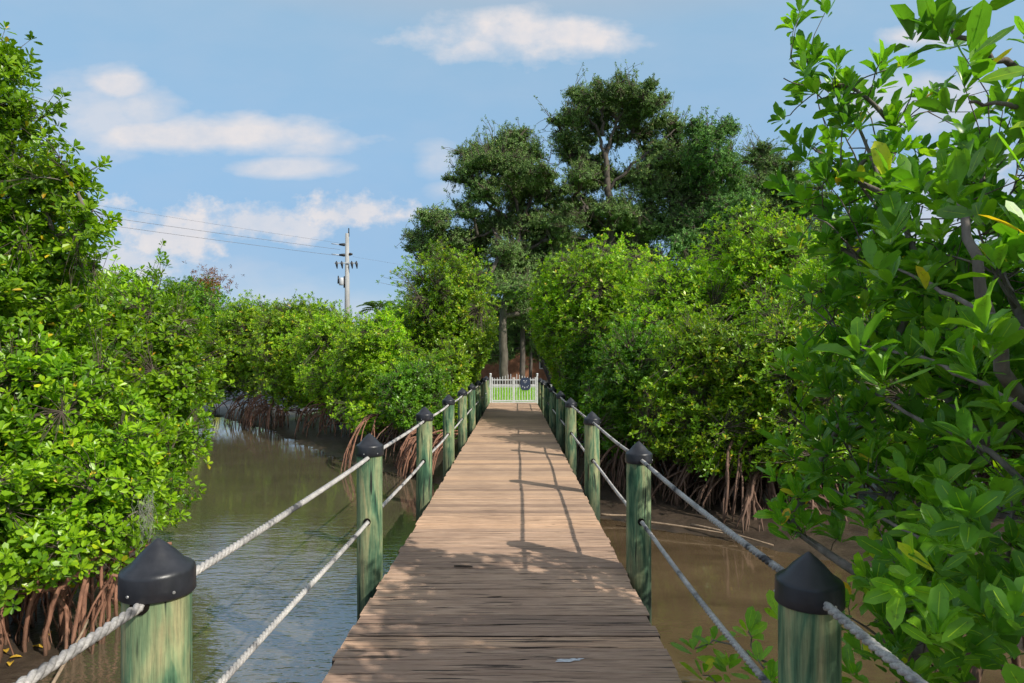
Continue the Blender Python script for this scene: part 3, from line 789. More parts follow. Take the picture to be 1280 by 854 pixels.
# left bank, front row from the channel's far bend to the gate
bush('dark green mangrove far across the water, left of the reddish dead patch', 165, 24, 85, 348, 'leaf_mid', 31, 4200, L=.15, bot=-.2)
bush('deep green rounded mangrove at the far bend of the creek', 235, 27, 75, 342, 'leaf_deep', 32, 4600, L=.16, bot=.1)
bush('mid green mangrove overhanging the muddy far bank, below the dead brown twigs', 305, 25.5, 62, 366, 'leaf_mid', 33, 4200, L=.15, bot=.0, roots=34, rootmat='root')
bush('light green mangrove on the far bank with a fringe of bare red roots', 360, 23, 58, 372, 'leaf_mid', 34, 4600, L=.14, bot=.0, roots=60, rootmat='root')
bush('yellow-green mangrove in front of the concrete pole', 420, 20.5, 60, 386, 'leaf_yellow', 35, 5200, L=.13, bot=-.1, roots=60, rootmat='root')
bush('yellow-green mangrove between the pole and the tall bush by the gate', 475, 18.2, 55, 385, 'leaf_yellow', 36, 5200, L=.125, roots=50, rootmat='root')
bush('tall leafy mangrove left of the gate, peak above its neighbours', 560, 19.5, 68, 308, 'leaf_mid', 37, 7600, n=12, L=.125, roots=40)
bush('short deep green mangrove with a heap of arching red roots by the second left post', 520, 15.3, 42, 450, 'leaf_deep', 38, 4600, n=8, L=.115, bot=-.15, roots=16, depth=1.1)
bush('small mangrove pressed against the left rail near the middle posts', 560, 16.8, 30, 425, 'leaf_mid', 39, 3400, n=7, L=.115, roots=24, depth=1.0)
bush('slim mangrove reaching over the left rail just before the gate', 588, 22.0, 24, 372, 'leaf_mid', 40, 3600, n=8, L=.125, roots=12, depth=1.2, bot=0)
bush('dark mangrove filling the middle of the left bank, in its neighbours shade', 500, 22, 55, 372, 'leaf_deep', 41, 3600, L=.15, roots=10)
# back row left
bush('pale tree crown behind the left bend, near the left mangroves', 130, 33, 75, 335, 'leaf_mid', 42, 3000, L=.2, roots=0, bot=1, depth=2.5)
dead = bush('broad green mangrove carrying a patch of reddish dead leaves, back row', 250, 34, 62, 337, 'leaf_deep', 43, 3400, L=.2, roots=0, bot=1, depth=2.5)
gD = np.random.default_rng(8); mb = MB(); pc = np.array([at(262 + gD.normal(0, 13), 352 + gD.normal(0, 9), 32.0 + gD.normal(0, .3)) for _ in range(260)])
rosettes(mb, pc, gD.normal(0, 1, pc.shape), .15, 6, 'mid', gD, .12); mb.build('dead_leaves', M['leaf_dead'], dead)
bush('low green tree behind the far bank, left of the pole', 335, 34, 60, 368, 'leaf_mid', 44, 2800, L=.2, roots=0, bot=1, depth=2.5)
bush('low yellow-green tree behind the far bank, beside the foot of the pole', 395, 31, 48, 366, 'leaf_mid', 45, 2800, L=.19, roots=0, bot=1, depth=2.2)
bush('low dark tree behind the small palm', 500, 30, 42, 378, 'leaf_deep', 46, 2600, L=.19, roots=0, bot=1, depth=2.2)
# right bank
bush('narrow yellow-green mangrove over the far right posts', 694, 18.6, 34, 335, 'leaf_yellow', 51, 4400, n=9, L=.13, roots=8, bot=-.1, depth=.8)
bush('tall sunny yellow-green mangrove on the right bank, peak just right of the gate', 722, 17.6, 52, 308, 'leaf_yellow', 52, 6400, n=12, L=.13, roots=14, depth=1.0)
bush('tall bright mangrove with pointed top in front of the oak trunk', 765, 16.8, 62, 302, 'leaf_yellow', 53, 7200, n=12, L=.125, roots=20, depth=1.6)
bush('broad yellow-green mangrove in the middle of the right bank', 840, 14.2, 80, 330, 'leaf_yellow', 54, 7800, n=13, L=.12, roots=50, depth=1.8)
bush('tall bright mangrove behind the top of the near right tree', 950, 13.4, 72, 272, 'leaf_yellow', 55, 7600, n=13, L=.12, roots=40, depth=1.6)
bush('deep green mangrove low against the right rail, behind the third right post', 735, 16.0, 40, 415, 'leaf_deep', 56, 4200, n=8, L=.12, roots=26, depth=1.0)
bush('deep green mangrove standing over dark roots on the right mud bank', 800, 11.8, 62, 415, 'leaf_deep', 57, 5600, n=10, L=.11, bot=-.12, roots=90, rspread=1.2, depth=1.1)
bush('leafy mangrove low over the brown water, behind the second right rope span', 885, 10.6, 72, 400, 'leaf_mid', 58, 6200, n=10, L=.105, bot=-.12, roots=110, rspread=1.2, depth=1.1)
bush('mangrove at the right bank partly hidden by the near leaves', 975, 10.0, 68, 390, 'leaf_mid', 59, 5400, n=10, L=.105, bot=-.12, roots=80, rspread=1.2, depth=1.1)
bush('yellow-green mangrove seen through the branches of the near right tree', 1075, 10.5, 85, 300, 'leaf_yellow', 60, 5200, n=11, L=.115, bot=-.1, roots=60, depth=1.5)
bush('mangrove behind the near right tree, towards the frame edge', 1190, 10.5, 85, 320, 'leaf_mid', 61, 4200, n=10, L=.12, bot=-.1, roots=50, depth=1.5)
bush('mangrove at the far right edge behind the near branches', 1300, 9.5, 80, 330, 'leaf_deep', 62, 3400, n=9, L=.12, bot=-.1, roots=40, depth=1.5)
bush('green tree behind the right bank, below the vine covered tree', 900, 21, 90, 330, 'leaf_mid', 63, 3600, n=10, L=.16, roots=0, bot=.3, depth=2)
bush('green tree far right behind the right bank mangroves', 1060, 20, 90, 310, 'leaf_mid', 64, 3200, n=10, L=.16, roots=0, bot=.3, depth=2)

# red root heap by the second left post
gR = np.random.default_rng(15)
heap = [o for o in bpy.data.objects if o.get('label', '').startswith('short deep green mangrove with a heap')][0]
sp = []
for k in range(46):
    x = -2.55 + gR.uniform(0, 1.0); y_ = 13.55 - (x + 2.75) * .95 + gR.uniform(-.15, .6)
    sp.append(((x + gR.uniform(.15, .55), y_ + gR.uniform(.3, .9), gR.uniform(-.1, .15)), (x - .1, y_)))
make_roots(heap, sp, gR, M['root'], True, (.014, .022))
# outlying stilt root by the left water's edge
sp = [((-3.35 + gR.uniform(-.1, .1), 15.0 + gR.uniform(-.1, .3), .35), (-3.5 + gR.uniform(-.35, .35), 13.9 + gR.uniform(-.3, .4))) for _ in range(9)]
make_roots(heap, sp, gR, M['root'], True, (.012, .018))

# --- near-right mangrove: big glossy leaves, visible grey stems
def brs(px, py, D, rx, rz, rd): p = at(px, py, D); return (p[0], p[1], p[2], rx, rd, rz)
R_blobs = [brs(1010,105,3.3,.17,.2,.2), brs(1065,110,3.1,.22,.22,.22), brs(1120,165,3.1,.22,.24,.24), brs(1040,210,3.2,.24,.28,.3), brs(1120,250,3.0,.32,.34,.34), brs(1050,310,3.2,.28,.3,.3), brs(1150,350,2.9,.38,.4,.4),
           brs(1050,420,3.2,.30,.34,.32), brs(1160,470,2.9,.40,.42,.42), brs(1050,530,3.1,.28,.30,.3), brs(1010,600,3.3,.22,.24,.24), brs(1110,620,3.0,.36,.36,.36), brs(1200,600,2.7,.38,.38,.4),
           brs(990,662,3.2,.15,.14,.16), brs(1130,730,2.6,.30,.28,.3), brs(1210,760,2.3,.32,.30,.3), brs(1120,800,2.6,.26,.2,.26), brs(1250,330,2.5,.36,.42,.4), brs(1270,500,2.4,.40,.42,.42), brs(1225,215,2.7,.24,.26,.28),
           brs(1290,690,2.1,.30,.34,.3), brs(1400,340,3.0,.5,.6,.5), brs(1400,600,2.8,.6,.6,.6), brs(1500,450,2.2,.5,.7,.7)]
def close_sprays(mb, g):
    # boughs that reach out towards the camera at the top right and beside the near post
    for px, py, D, n, s in ((1210,52,1.6,4,.09),(1262,20,1.5,4,.08),(1228,125,1.6,4,.09),(1270,190,1.5,5,.12),(1205,270,1.7,6,.14),(1265,330,1.6,8,.14),
                            (1170,400,1.9,6,.14),(1225,450,1.7,7,.14),(1250,560,1.7,8,.15),(1180,650,1.9,8,.14),(1250,700,1.6,8,.12),(1165,740,2.1,8,.12),(1255,800,1.6,8,.12),(1180,830,2.0,6,.12),(1120,790,2.3,7,.13),(1215,740,1.9,7,.13),(1140,680,2.4,7,.14),(1230,845,1.8,6,.12),(1090,840,2.4,5,.10)):
        c = at(px, py, D); C = c + g.normal(0, s, (n, 3)) * [1, .9, .9]
        rosettes(mb, C, g.normal(0, .55, (n, 3)) + [-.2, -.15, 1.3], .112, 7, 'hi', g, .215, (8, 68))
    for px, py, D in ((868,812,3.25),(892,800,3.2),(935,790,3.2),(912,835,3.1),(975,770,3.1),(950,828,3.0),(995,800,3.0),(880,842,3.1),(965,850,2.9)):
        c = at(px, py, D)[None]
        rosettes(mb, c, np.array([[g.normal(0, .2), -.1, 1.]]), .125, 8, 'hi', g, .24, (20, 85), bright=np.array([.75]))
tree('mangrove_tree', 'near mangrove with large glossy leaves and grey stems filling the right side', 'mangrove', R_blobs, (2.9, 2.7, -.85), 1050, .115, 8, 'hi', M['leaf_near'], 71,
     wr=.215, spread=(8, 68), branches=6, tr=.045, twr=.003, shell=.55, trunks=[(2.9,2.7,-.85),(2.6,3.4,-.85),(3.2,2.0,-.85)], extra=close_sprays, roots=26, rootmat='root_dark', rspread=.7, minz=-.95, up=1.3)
rootR = bpy.data.objects[[o.name for o in bpy.data.objects if o.get('label', '').startswith('near mangrove with')][0]]
# stems feeding the outlying sprays
mb = MB(); gS = np.random.default_rng(9)
def stem(pts, r0, r1):
    pts = [at(*p) for p in pts]; P = [pts[0]]
    t = np.linspace(0, 1, 14)
    K = np.array(pts); s = np.linspace(0, 1, len(K))
    P = np.column_stack([np.interp(t, s, K[:, q]) for q in range(3)]) + gS.normal(0, .004, (14, 3))
    mb.tube(P, np.linspace(r0, r1, 14), 7)
stem([(1290,90,1.7),(1240,75,1.65),(1200,45,1.65),(1165,20,1.7)], .010, .004)
stem([(1300,140,1.7),(1262,130,1.6),(1215,128,1.6)], .008, .004)
stem([(1330,560,2.6),(1262,480,2.2),(1235,400,2.1),(1218,330,2.1),(1200,250,2.2)], .030, .012)
stem([(1290,420,2.0),(1240,395,2.0),(1170,360,2.4),(1110,330,2.8)], .012, .005)
stem([(1300,520,2.1),(1225,480,2.2),(1150,445,2.5),(1070,430,3.0)], .012, .005)
stem([(1320,640,2.2),(1230,560,2.3),(1140,520,2.6),(1060,470,3.1)], .014, .005)
stem([(1300,760,2.0),(1180,690,2.3),(1090,640,2.8),(1020,600,3.2)], .012, .005)
stem([(1150,330,2.8),(1110,240,3.0),(1080,180,3.1),(1050,110,3.3)], .014, .005)
stem([(1200,420,2.7),(1130,300,3.0),(1060,215,3.2),(1010,180,3.3)], .012, .004)
stem([(1060,900,2.8),(985,845,2.95),(930,812,3.1),(895,800,3.2),(868,812,3.25)], .007, .003)
stem([(1000,880,2.9),(965,850,2.95),(950,828,3.0),(935,790,3.2)], .006, .003)
stem([(1040,860,2.9),(1005,830,3.0),(985,790,3.05),(975,770,3.1)], .006, .003)
stem([(960,900,2.9),(915,870,3.05),(880,842,3.1)], .006, .003)
mb.build('limbs', M['trunk_gray'], rootR)
# a neighbour standing behind the camera, whose shade falls over the near boards
S_blobs = [(3.0,.4,1.9,.8,.9,.8),(2.6,1.3,2.6,.6,.6,.55),(3.2,-.6,2.3,.8,.9,.9),(3.8,.6,3.0,.8,.8,.8),(2.5,-1.6,1.8,.7,.8,.7),(2.9,.2,.6,.6,.8,.6),(3.5,1.6,3.4,.7,.6,.5),(3.2,-2.4,2.6,.9,.9,.8)]
tree('mangrove_tree', 'leafy mangrove on the right just outside the picture shading the near boards', 'mangrove', S_blobs, (3.5, -.2, -.85), 2600, .122, 7, 'near', M['leaf_near'], 72,
     branches=5, tr=.05, twr=.004, shell=.5, roots=16, rootmat='root_dark', rspread=.8, ymax=1.9, lensr=2.4)

# --- big oaks behind the gate
def oak(label, clumps, base, seed, lm, bark_='oak_bark', D=42., L=.14, dens=300, tr=.24, droop=0, up=.5, name='oak_tree', cat='oak', wr=.26, trunks=None, limb=True, rs=1.12, leader=None, forks=None):
    g = np.random.default_rng(seed)
    b = []
    for px, py, r in clumps:
        d = D + g.uniform(-2.6, 2.6); p = at(px, py, d); rm = r * d / FPX * rs
        b.append((p[0], p[1], p[2], rm * .98, rm * 1.1, rm * (.72 if not droop else 1.15)))
        for q in range(3):
            o_ = nrm(g.normal(size=3)) * rm * np.array([1.0, 1.3, .75]); rs_ = rm * g.uniform(.35, .6)
            b.append((p[0] + o_[0], p[1] + o_[1], p[2] + o_[2], rs_ * 1.25, rs_ * 1.2, rs_ * (.6 if not droop else 1.5)))
    big_ = b[::4]; add_ = []
    for ia in range(len(big_)):
        ds_ = sorted((math.dist(big_[ia][:3], big_[ib][:3]), ib) for ib in range(len(big_)) if ib != ia)[:2]
        for dd_, ib in ds_:
            if ib > ia and dd_ < 4.5:
                m_ = [(big_[ia][q] + big_[ib][q]) / 2 + g.normal(0, .25) for q in range(3)]; r_ = dd_ * g.uniform(.3, .42)
                add_.append((m_[0], m_[1], m_[2], r_ * 1.1, r_, r_ * .7))
    b += add_
    nr = int(sum(q[3] ** 2 for q in b) * dens)
    return tree(name, label, cat, b, base, nr, L, 9, 'mid', lm, seed, wr=wr, branches=7, tr=tr, twr=.016, shell=.6, shoots=.012, shl=2.4, up=up, spread=(10, 170), bark_=bark_, minz=1.0, bend=.10, trunks=trunks, leader=leader, forks=forks)
pO = at(630, 470, 40)
oak('wide spreading oak with grey trunk behind the left half of the gate',
    [(637,180,22),(661,190,20),(592,192,18),(581,218,18),(612,205,18),(632,210,20),(670,216,20),(647,240,24),(605,238,20),(684,246,20),(581,262,18),(614,281,26),(651,286,26),(703,277,22),(544,278,20),(520,298,16),(539,319,18),
     (590,310,26),(637,323,28),(675,305,24),(647,361,26),(615,350,22),(661,342,26),(640,392,20),(668,385,22),(566,300,18)],
    (pO[0], 40, -.1), 81, M['leaf_oak'], D=41, trunks=[(pO[0], 40, -.1)], leader=[at(630,480,40), at(628,400,40), at(640,330,40.5), at(655,270,41)],
    forks=[[at(645,312,40.6), at(615,290,40.4), at(585,300,40.2), at(545,285,40)], [at(652,280,41), at(640,240,41), at(620,205,41), at(600,190,41)], [at(655,272,41), at(668,235,41), at(664,195,41)], [at(640,330,40.5), at(680,300,40.6), at(700,270,40.8)], [at(650,285,41), at(610,255,40.6), at(580,225,40.6)]])
pO = at(764, 470, 43)
oak('tallest oak, its bare upper limb rising above the other trees',
    [(726,122,18),(750,118,18),(778,112,18),(800,120,16),(815,130,18),(712,146,16),(755,140,22),(790,145,18),(834,152,16),(806,168,18),(712,188,18),(728,172,14),(725,222,22),(740,205,14),(828,200,22),(845,185,14),(815,240,24),(850,232,24),(775,262,24),(740,262,24),
     (770,300,30),(810,285,28),(845,280,26),(720,310,24),(800,330,30),(740,345,28),(700,330,22),(772,172,14),(742,212,16),(795,222,18),(770,225,16),(858,195,16),(866,255,20),(720,265,20),(690,290,20),(820,200,16)],
    (pO[0], 43, -.1), 82, M['leaf_oak'], D=43, tr=.42, trunks=[(pO[0], 43, -.1)], leader=[at(764,480,43), at(768,400,43), at(766,330,42.6), at(762,250,42), at(756,190,42)],
    forks=[[at(757,195,42), at(748,165,42), at(728,140,42.3), at(715,130,42.6)], [at(757,200,42), at(765,165,42), at(782,135,41.7), at(800,118,41.6)], [at(760,240,42), at(790,205,41.5), at(825,180,41.4), at(845,160,41.5)],
           [at(763,290,42.2), at(735,262,42), at(712,225,42.2)], [at(764,310,42.3), at(800,275,42), at(835,248,42)], [at(753,170,42), at(752,140,42), at(756,112,42)]])
pO = at(888, 470, 40)
oak('dark tree hung with trailing vines, right of the tallest oak',
    [(876,165,14),(900,170,15),(872,190,18),(904,200,18),(886,215,20),(915,225,16),(865,235,18),(890,250,22),(920,262,18),(895,280,24),(868,285,20),(912,305,22),(885,320,24),(858,315,20),(930,320,18)],
    (pO[0], 40, -.1), 83, M['leaf_vine'], D=40, tr=.3, droop=1, up=-.5, name='vine_covered_tree', cat='tree', dens=400, L=.14, rs=1.08)
pO = at(962, 470, 44)
oak('hazy green oak farthest right of the oaks, half behind the near leaves',
    [(947,196,16),(970,208,17),(937,228,18),(962,232,20),(989,232,18),(950,262,22),(985,268,22),(1012,260,20),(960,300,26),(1000,305,26),(1035,290,26),(935,300,20),(1060,320,28),(1020,340,28),(955,215,16),(930,255,18),(975,250,20),(1005,240,16)],
    (pO[0], 44, -.1), 84, M['leaf_oak'], D=44, tr=.3, dens=320)
oak('low dark tree in the shade between the oak trunks', [(620,400,16),(668,410,18),(690,360,22),(600,380,18),(655,372,18),(710,380,24),(585,350,18),(740,390,26),(640,425,13),(657,428,12),(612,432,12),(672,440,14),(648,408,14),(604,450,10),(640,442,7),(668,425,12)],
    (at(690,470,46)[0], 46, -.1), 85, M['leaf_oak'], D=46, tr=.22, name='shade_tree', cat='tree', rs=1.3)
for px, D, r in ((652, 44, .17), (662, 45, .10)):
    o = empty('tree_trunk', {617: 'thin dark trunk left of the grey oak trunk', 652: 'dark trunk right of the grey oak trunk', 662: 'thin slanting trunk in front of the orange house'}[px], 'tree trunk')
    p = at(px, 470, D); mb = MB(); g = np.random.default_rng(px); mb.tube(curve((p[0], D, -.2), (p[0] + g.uniform(-.4, .4), D, 6.5), g, .05, 9), np.linspace(r * 1.3, r * .7, 9), 8); mb.build('trunk', M['oak_bark'], o)
    mb = MB(); C = np.array([p[0], D, 7.3]) + g.normal(0, .8, (420, 3)); rosettes(mb, C, g.normal(0, 1, C.shape), .17, 8, 'mid', g, .26, (10, 170)); mb.build('crown', M['leaf_oak'], o)

# --- small palm by the pole
pal = empty('palm_tree', 'small fan of palm fronds showing above the bushes right of the pole', 'palm')
pc = at(472, 388, 36); mb = MB(); mb.tube([(pc[0], 36, -.1), (pc[0] + .05, 36, 2), (pc[0], 36, pc[2])], [.16, .13, .12], 10); mb.build('trunk', M['oak_bark'], pal)
gP = np.random.default_rng(4)
for k in range(13):
    a = k * 2.4; e = gP.uniform(.1, 1.0); n = 14; t = np.linspace(0, 1, n)
    Lf = gP.uniform(1.3, 1.8)
    hd = np.array([math.cos(a), math.sin(a), 0])
    P = pc + hd * (t * Lf * math.cos(e))[:, None] + np.array([0, 0, 1]) * (t * Lf * math.sin(e) - .55 * t * t * Lf)[:, None]
    mb = MB(); mb.tube(P, np.linspace(.02, .006, n), 4)
    T = np.gradient(P, axis=0); T = nrm(T); S = nrm(np.cross(T, [0, 0, 1.]))
    PP, DD, NN, LL = [], [], [], []
    for q in range(2, n):
        for s_ in (-1, 1):
            PP.append(P[q]); DD.append(T[q] * .7 + S[q] * s_ - np.array([0, 0, .25])); NN.append(np.cross(S[q], T[q]) * 1.0 + [0, 0, .3]); LL.append(.45 * math.sin(PI * (q / n) * .8 + .5) + .08)
    put_leaves(mb, np.array(PP), np.array(DD), np.array(NN), np.array(LL), 'mid', gP.random(len(PP)), .07)
    mb.build('frond', M['frond'], pal)

# ------------------------------------------------------------------ utility pole and wires
PD = 60.; pp = at(434, HY, PD); PX = pp[0]; PX_M = PD / FPX
pole = empty('utility_pole', 'tall pale concrete utility pole with insulators and a small transformer', 'utility pole')
zt = at(434, 292, PD)[2]
mb = MB(); mb.tube([(PX, PD, -.2), (PX, PD, zt * .5), (PX, PD, zt)], [.30, .24, .17], 14); mb.build('shaft', M['concrete'], pole)
mb = MB(); mb.tube([(PX + .15, PD, zt - .3), (PX + .15, PD, zt + .5)], .06, 8); mb.build('lightning_rod', M['dark_metal'], pole)
for py, sx_ in ((306, -1), (319, -1), (318, 1)):
    z = at(0, py, PD)[2]; x0 = PX + sx_ * .18; x1 = PX + sx_ * (.5 if sx_ > 0 else .75)
    mb = MB(); mb.tube([(x0, PD, z), (x0 + (x1 - x0) * .15, PD, z), (x1, PD, z + .02)], [.05, .16, .09], 8); ins = mb.build('insulator', M['dark_metal'], pole)
    if sx_ < 0:
        mb = MB(); mb.tube([(x1 + .03, PD, z + .02), (x1 - .75, PD, z + .10)], .045, 6); mb.build('insulator_rod', M['pale_metal'], ins)
z = at(0, 330, PD)[2]
mb = MB(); mb.box((PX - 1.15, PD - .28, z), (PX + 1.05, PD - .18, z + .10)); mb.build('crossarm', M['pale_metal'], pole)
for dx in (-.95, -.45, .50, .95):
    mb = MB(); mb.tube([(PX + dx, PD - .32, z + .22), (PX + dx + .03, PD - .32, z - .05), (PX + dx + .08, PD - .32, z - .50)], [.05, .13, .04], 8); mb.build('fuse_cutout', M['dark_metal'], pole)
z = at(0, 352, PD)[2]
mb = MB(); mb.lathe((PX - .55, PD, z), [(.001, -.36), (.2, -.35), (.24, -.3), (.24, .3), (.2, .36), (.001, .37)], 14); tfm = mb.build('transformer', M['pale_metal'], pole)
mb = MB(); mb.tube([(PX - .85, PD, z - .2), (PX - .85, PD, z + .55)], [.09, .06], 8); mb.build('bushing', M['dark_metal'], tfm)
mb = MB(); mb.tube([(PX - .28, PD, z - .6), (PX - .26, PD, z + .5)], .08, 8); mb.build('arrester', M['dark_metal'], pole)

def wire(a, b, sag, label, r=.022):
    t = np.linspace(0, 1, 40)[:, None]; P = np.array(a) + (np.array(b) - np.array(a)) * t; P[:, 2] -= (4 * sag * t * (1 - t))[:, 0]
    mb = MB(); mb.tube(P, r, 5); tag(mb.build('power_line', M['wire']), label, 'power line', 'power lines to the pole')
far = (-52.0, 20.5)
for py, zf, lab in ((304, 13.6, 'highest of the three thin wires left of the pole'), (312, 12.6, 'middle of the three thin wires left of the pole'), (320, 12.1, 'lowest and darkest of the three thin wires left of the pole')):
    a = at(425, py, PD); wire(a, (far[0], far[1], zf), .35, lab, .009 if py == 304 else .015)
a = at(441, 321, PD); wire(a, (18, 75, 9.8),   .5, 'faint thin wire running right from the pole towards the oaks', .008)

# ------------------------------------------------------------------ house behind the oaks
hs = empty('house', 'orange-brown brick house glimpsed between the tree trunks beyond the gate', 'house')
hx0, hx1, hy0, hy1, hh = -10.0, 6.0, 56.0, 64.0, 3.4
mb = MB(); mb.box((hx0, hy0, -.1), (hx1, hy1, hh)); mb.build('wall', M['house_wall'], hs)
mb = MB(); e = .5
mb.add([(hx0-e,hy0-e,hh+.003),(hx1+e,hy0-e,hh+.003),(hx1+e,hy1+e,hh+.003),(hx0-e,hy1+e,hh+.003),(hx0+3,60,hh+2.6),(hx1-3,60,hh+2.6)], [(0,1,5,4),(2,3,4,5),(0,3,2,1)], smooth=False)
mb.again([(1,2,5),(3,0,4)], 0, smooth=False); mb.build('roof', M['roof'], hs)
for wx in (-7.5, -4.6, 2.9):
    mb = MB(); mb.box((wx - .75, hy0 - .05, .95), (wx + .75, hy0 - .003, 2.35)); wf = mb.build('window', M['trim'], hs)
    mb = MB(); mb.box((wx - .65, hy0 - .07, 1.05), (wx - .03, hy0 - .053, 2.25)); mb.box((wx + .03, hy0 - .07, 1.05), (wx + .65, hy0 - .053, 2.25)); mb.build('pane', M['glass'], wf)
mb = MB(); mb.box((4.6, hy0 - .05, 0), (5.6, hy0 - .003, 2.15)); dr = mb.build('door', M['trim'], hs)
mb = MB(); mb.lathe((5.48, hy0 - .10, 1.02), [(.001, -.03), (.03, 0), (.001, .03)], 8); mb.build('handle', M['dark_metal'], dr)

# ------------------------------------------------------------------ lawn grass, debris, far wood
gG = np.random.default_rng(2); n = 26000
P = np.column_stack([gG.uniform(-9, 9, n), gG.uniform(24.9, 39, n), np.full(n, -.03)])
mb = MB(); put_leaves(mb, P, np.column_stack([gG.normal(0, .35, n), gG.normal(0, .35, n), np.ones(n)]), gG.normal(0, 1, (n, 3)), gG.uniform(.05, .12, n), 'mid', gG.random(n), .07)
tag(mb.build('lawn_grass', M['grass']), 'bright mown grass beyond the gate', 'grass', kind='stuff')
mb = MB(); n = 26000; th_ = gG.uniform(-1.25, 1.25, n); rr = gG.uniform(85, 110, n)
hgt = 4.5 + 1.6 * np.array([noise.noise(Vector((t * 9, 0, 0))) for t in th_])
P = np.column_stack([np.sin(th_) * rr, np.cos(th_) * rr, gG.random(n) ** .7 * hgt])
put_leaves(mb, P, gG.normal(0, 1, (n, 3)), gG.normal(0, 1, (n, 3)), gG.uniform(.9, 1.5, n), 'mid', gG.random(n), .35)
tag(mb.build('far_wood', M['leaf_mid']), 'low far-off wood closing the horizon', 'wood', kind='stuff')

gF = np.random.default_rng(6)
for k, (px, py) in enumerate(((28, 826), (12, 838), (8, 820), (62, 800), (40, 812))):
    D = 2.40 * FPX / (py - HY); x, y_ = (px - CX) * D / FPX, D
    z = max(float(ground_z(np.array([(x, y_)]))[0]), WATER_Z) + .012
    mb = MB(); a = gF.uniform(0, 6.28)
    put_leaves(mb, np.array([[x, y_, z]]), np.array([[math.cos(a), math.sin(a), .1]]), np.array([[0, 0, 1.]]), np.array([.10]), 'hi', np.array([.5]), .24)
    tag(mb.build('fallen_leaf', M['fallen']), 'yellow fallen leaf on the mud among the left stilt roots', 'leaf', 'yellow leaves on the mud at the lower left')
mb = MB(); a = at(58, 870, 4.3); b = at(110, 775, 5.0); mb.tube(curve(a, b, gF, .05, 8), np.linspace(.014, .008, 8), 6)
tag(mb.build('dead_branch', M['stick']), 'pale dead stick slanting out of the mud at the lower left', 'branch')
for k, (x0, y0, x1, y1, lab) in enumerate(((1.6, 9.15, 3.0, 8.45, 'long pale stick lying along the right mud bank'), (2.5, 8.9, 3.3, 8.0, 'short pale stick at the water edge below the right mangroves'), (1.3, 9.5, 2.0, 9.4, 'thin stick on the mud close to the right rail'))):
    mb = MB(); g = np.random.default_rng(k); mb.tube(curve((x0, y0, -.70), (x1, y1, -.73), g, .08, 8), np.linspace(.02, .01, 8), 6)
    tag(mb.build('dead_branch', M['stick']), lab, 'branch')

# ------------------------------------------------------------------ camera, sun, sky
cam = bpy.data.cameras.new('camera'); co = bpy.data.objects.new('camera', cam); COL.objects.link(co)
cam.sensor_width = 36; cam.lens = FPX / 1280 * 36; cam.shift_y = (HY - 427) / 1280; cam.shift_x = -(CX - 640) / 1280
cam.clip_end = 5000; cam.clip_start = .05
co.location = (0, 0, EYE); co.rotation_euler = (PI / 2, 0, 0)
SC.camera = co

sd = Vector((1.02, -.80, 1.0)).normalized()
el = math.asin(sd.z); az = math.atan2(sd.x, sd.y)
sun = bpy.data.lights.new('sun', 'SUN'); so = bpy.data.objects.new('sun', sun); COL.objects.link(so)
sun.energy = 5.0; sun.angle = math.radians(.5); sun.color = (1, .94, .84)
so.rotation_euler = sd.to_track_quat('Z', 'Y').to_euler()

w = bpy.data.worlds.new('World'); SC.world = w; w.use_nodes = True
nt = w.node_tree; nt.nodes.clear()
out = nt.nodes.new('ShaderNodeOutputWorld'); bg = nt.nodes.new('ShaderNodeBackground')
nt.links.new(bg.outputs[0], out.inputs[0]); bg.inputs[1].default_value = .145
sky = nt.nodes.new('ShaderNodeTexSky'); sky.sky_type = 'NISHITA'; sky.sun_disc = False
sky.sun_elevation = el; sky.sun_rotation = az; sky.air_density = 1.0; sky.dust_density = 1.2; sky.ozone_density = 1.5
tc = nt.nodes.new('ShaderNodeTexCoord')
sep = nt.nodes.new('ShaderNodeSeparateXYZ'); nt.links.new(tc.outputs['Generated'], sep.inputs[0])
yv = math_(nt, 'MAXIMUM', sep.outputs[1], .08)
u = math_(nt, 'DIVIDE', sep.outputs[0], yv); v_ = math_(nt, 'DIVIDE', sep.outputs[2], yv)
uv = nt.nodes.new('ShaderNodeCombineXYZ'); nt.links.new(u, uv.inputs[0]); nt.links.new(v_, uv.inputs[1])
def wn(scale, sc=(1, 1, 1), detail=5, rough=.6):
    q = nt.nodes.new('ShaderNodeMapping'); nt.links.new(uv.outputs[0], q.inputs[0]); q.inputs['Scale'].default_value = sc
    n = nt.nodes.new('ShaderNodeTexNoise'); nt.links.new(q.outputs[0], n.inputs['Vector']); n.inputs['Scale'].default_value = scale
    n.inputs['Detail'].default_value = detail; n.inputs['Roughness'].default_value = rough
    return n.outputs['Fac']
nsoft = wn(5, (1, 2.2, 1), 5, .55); ncum = wn(13, (1, 1.3, 1), 6, .6); ncum2 = wn(34, (1, 1.2, 1), 4, .6)
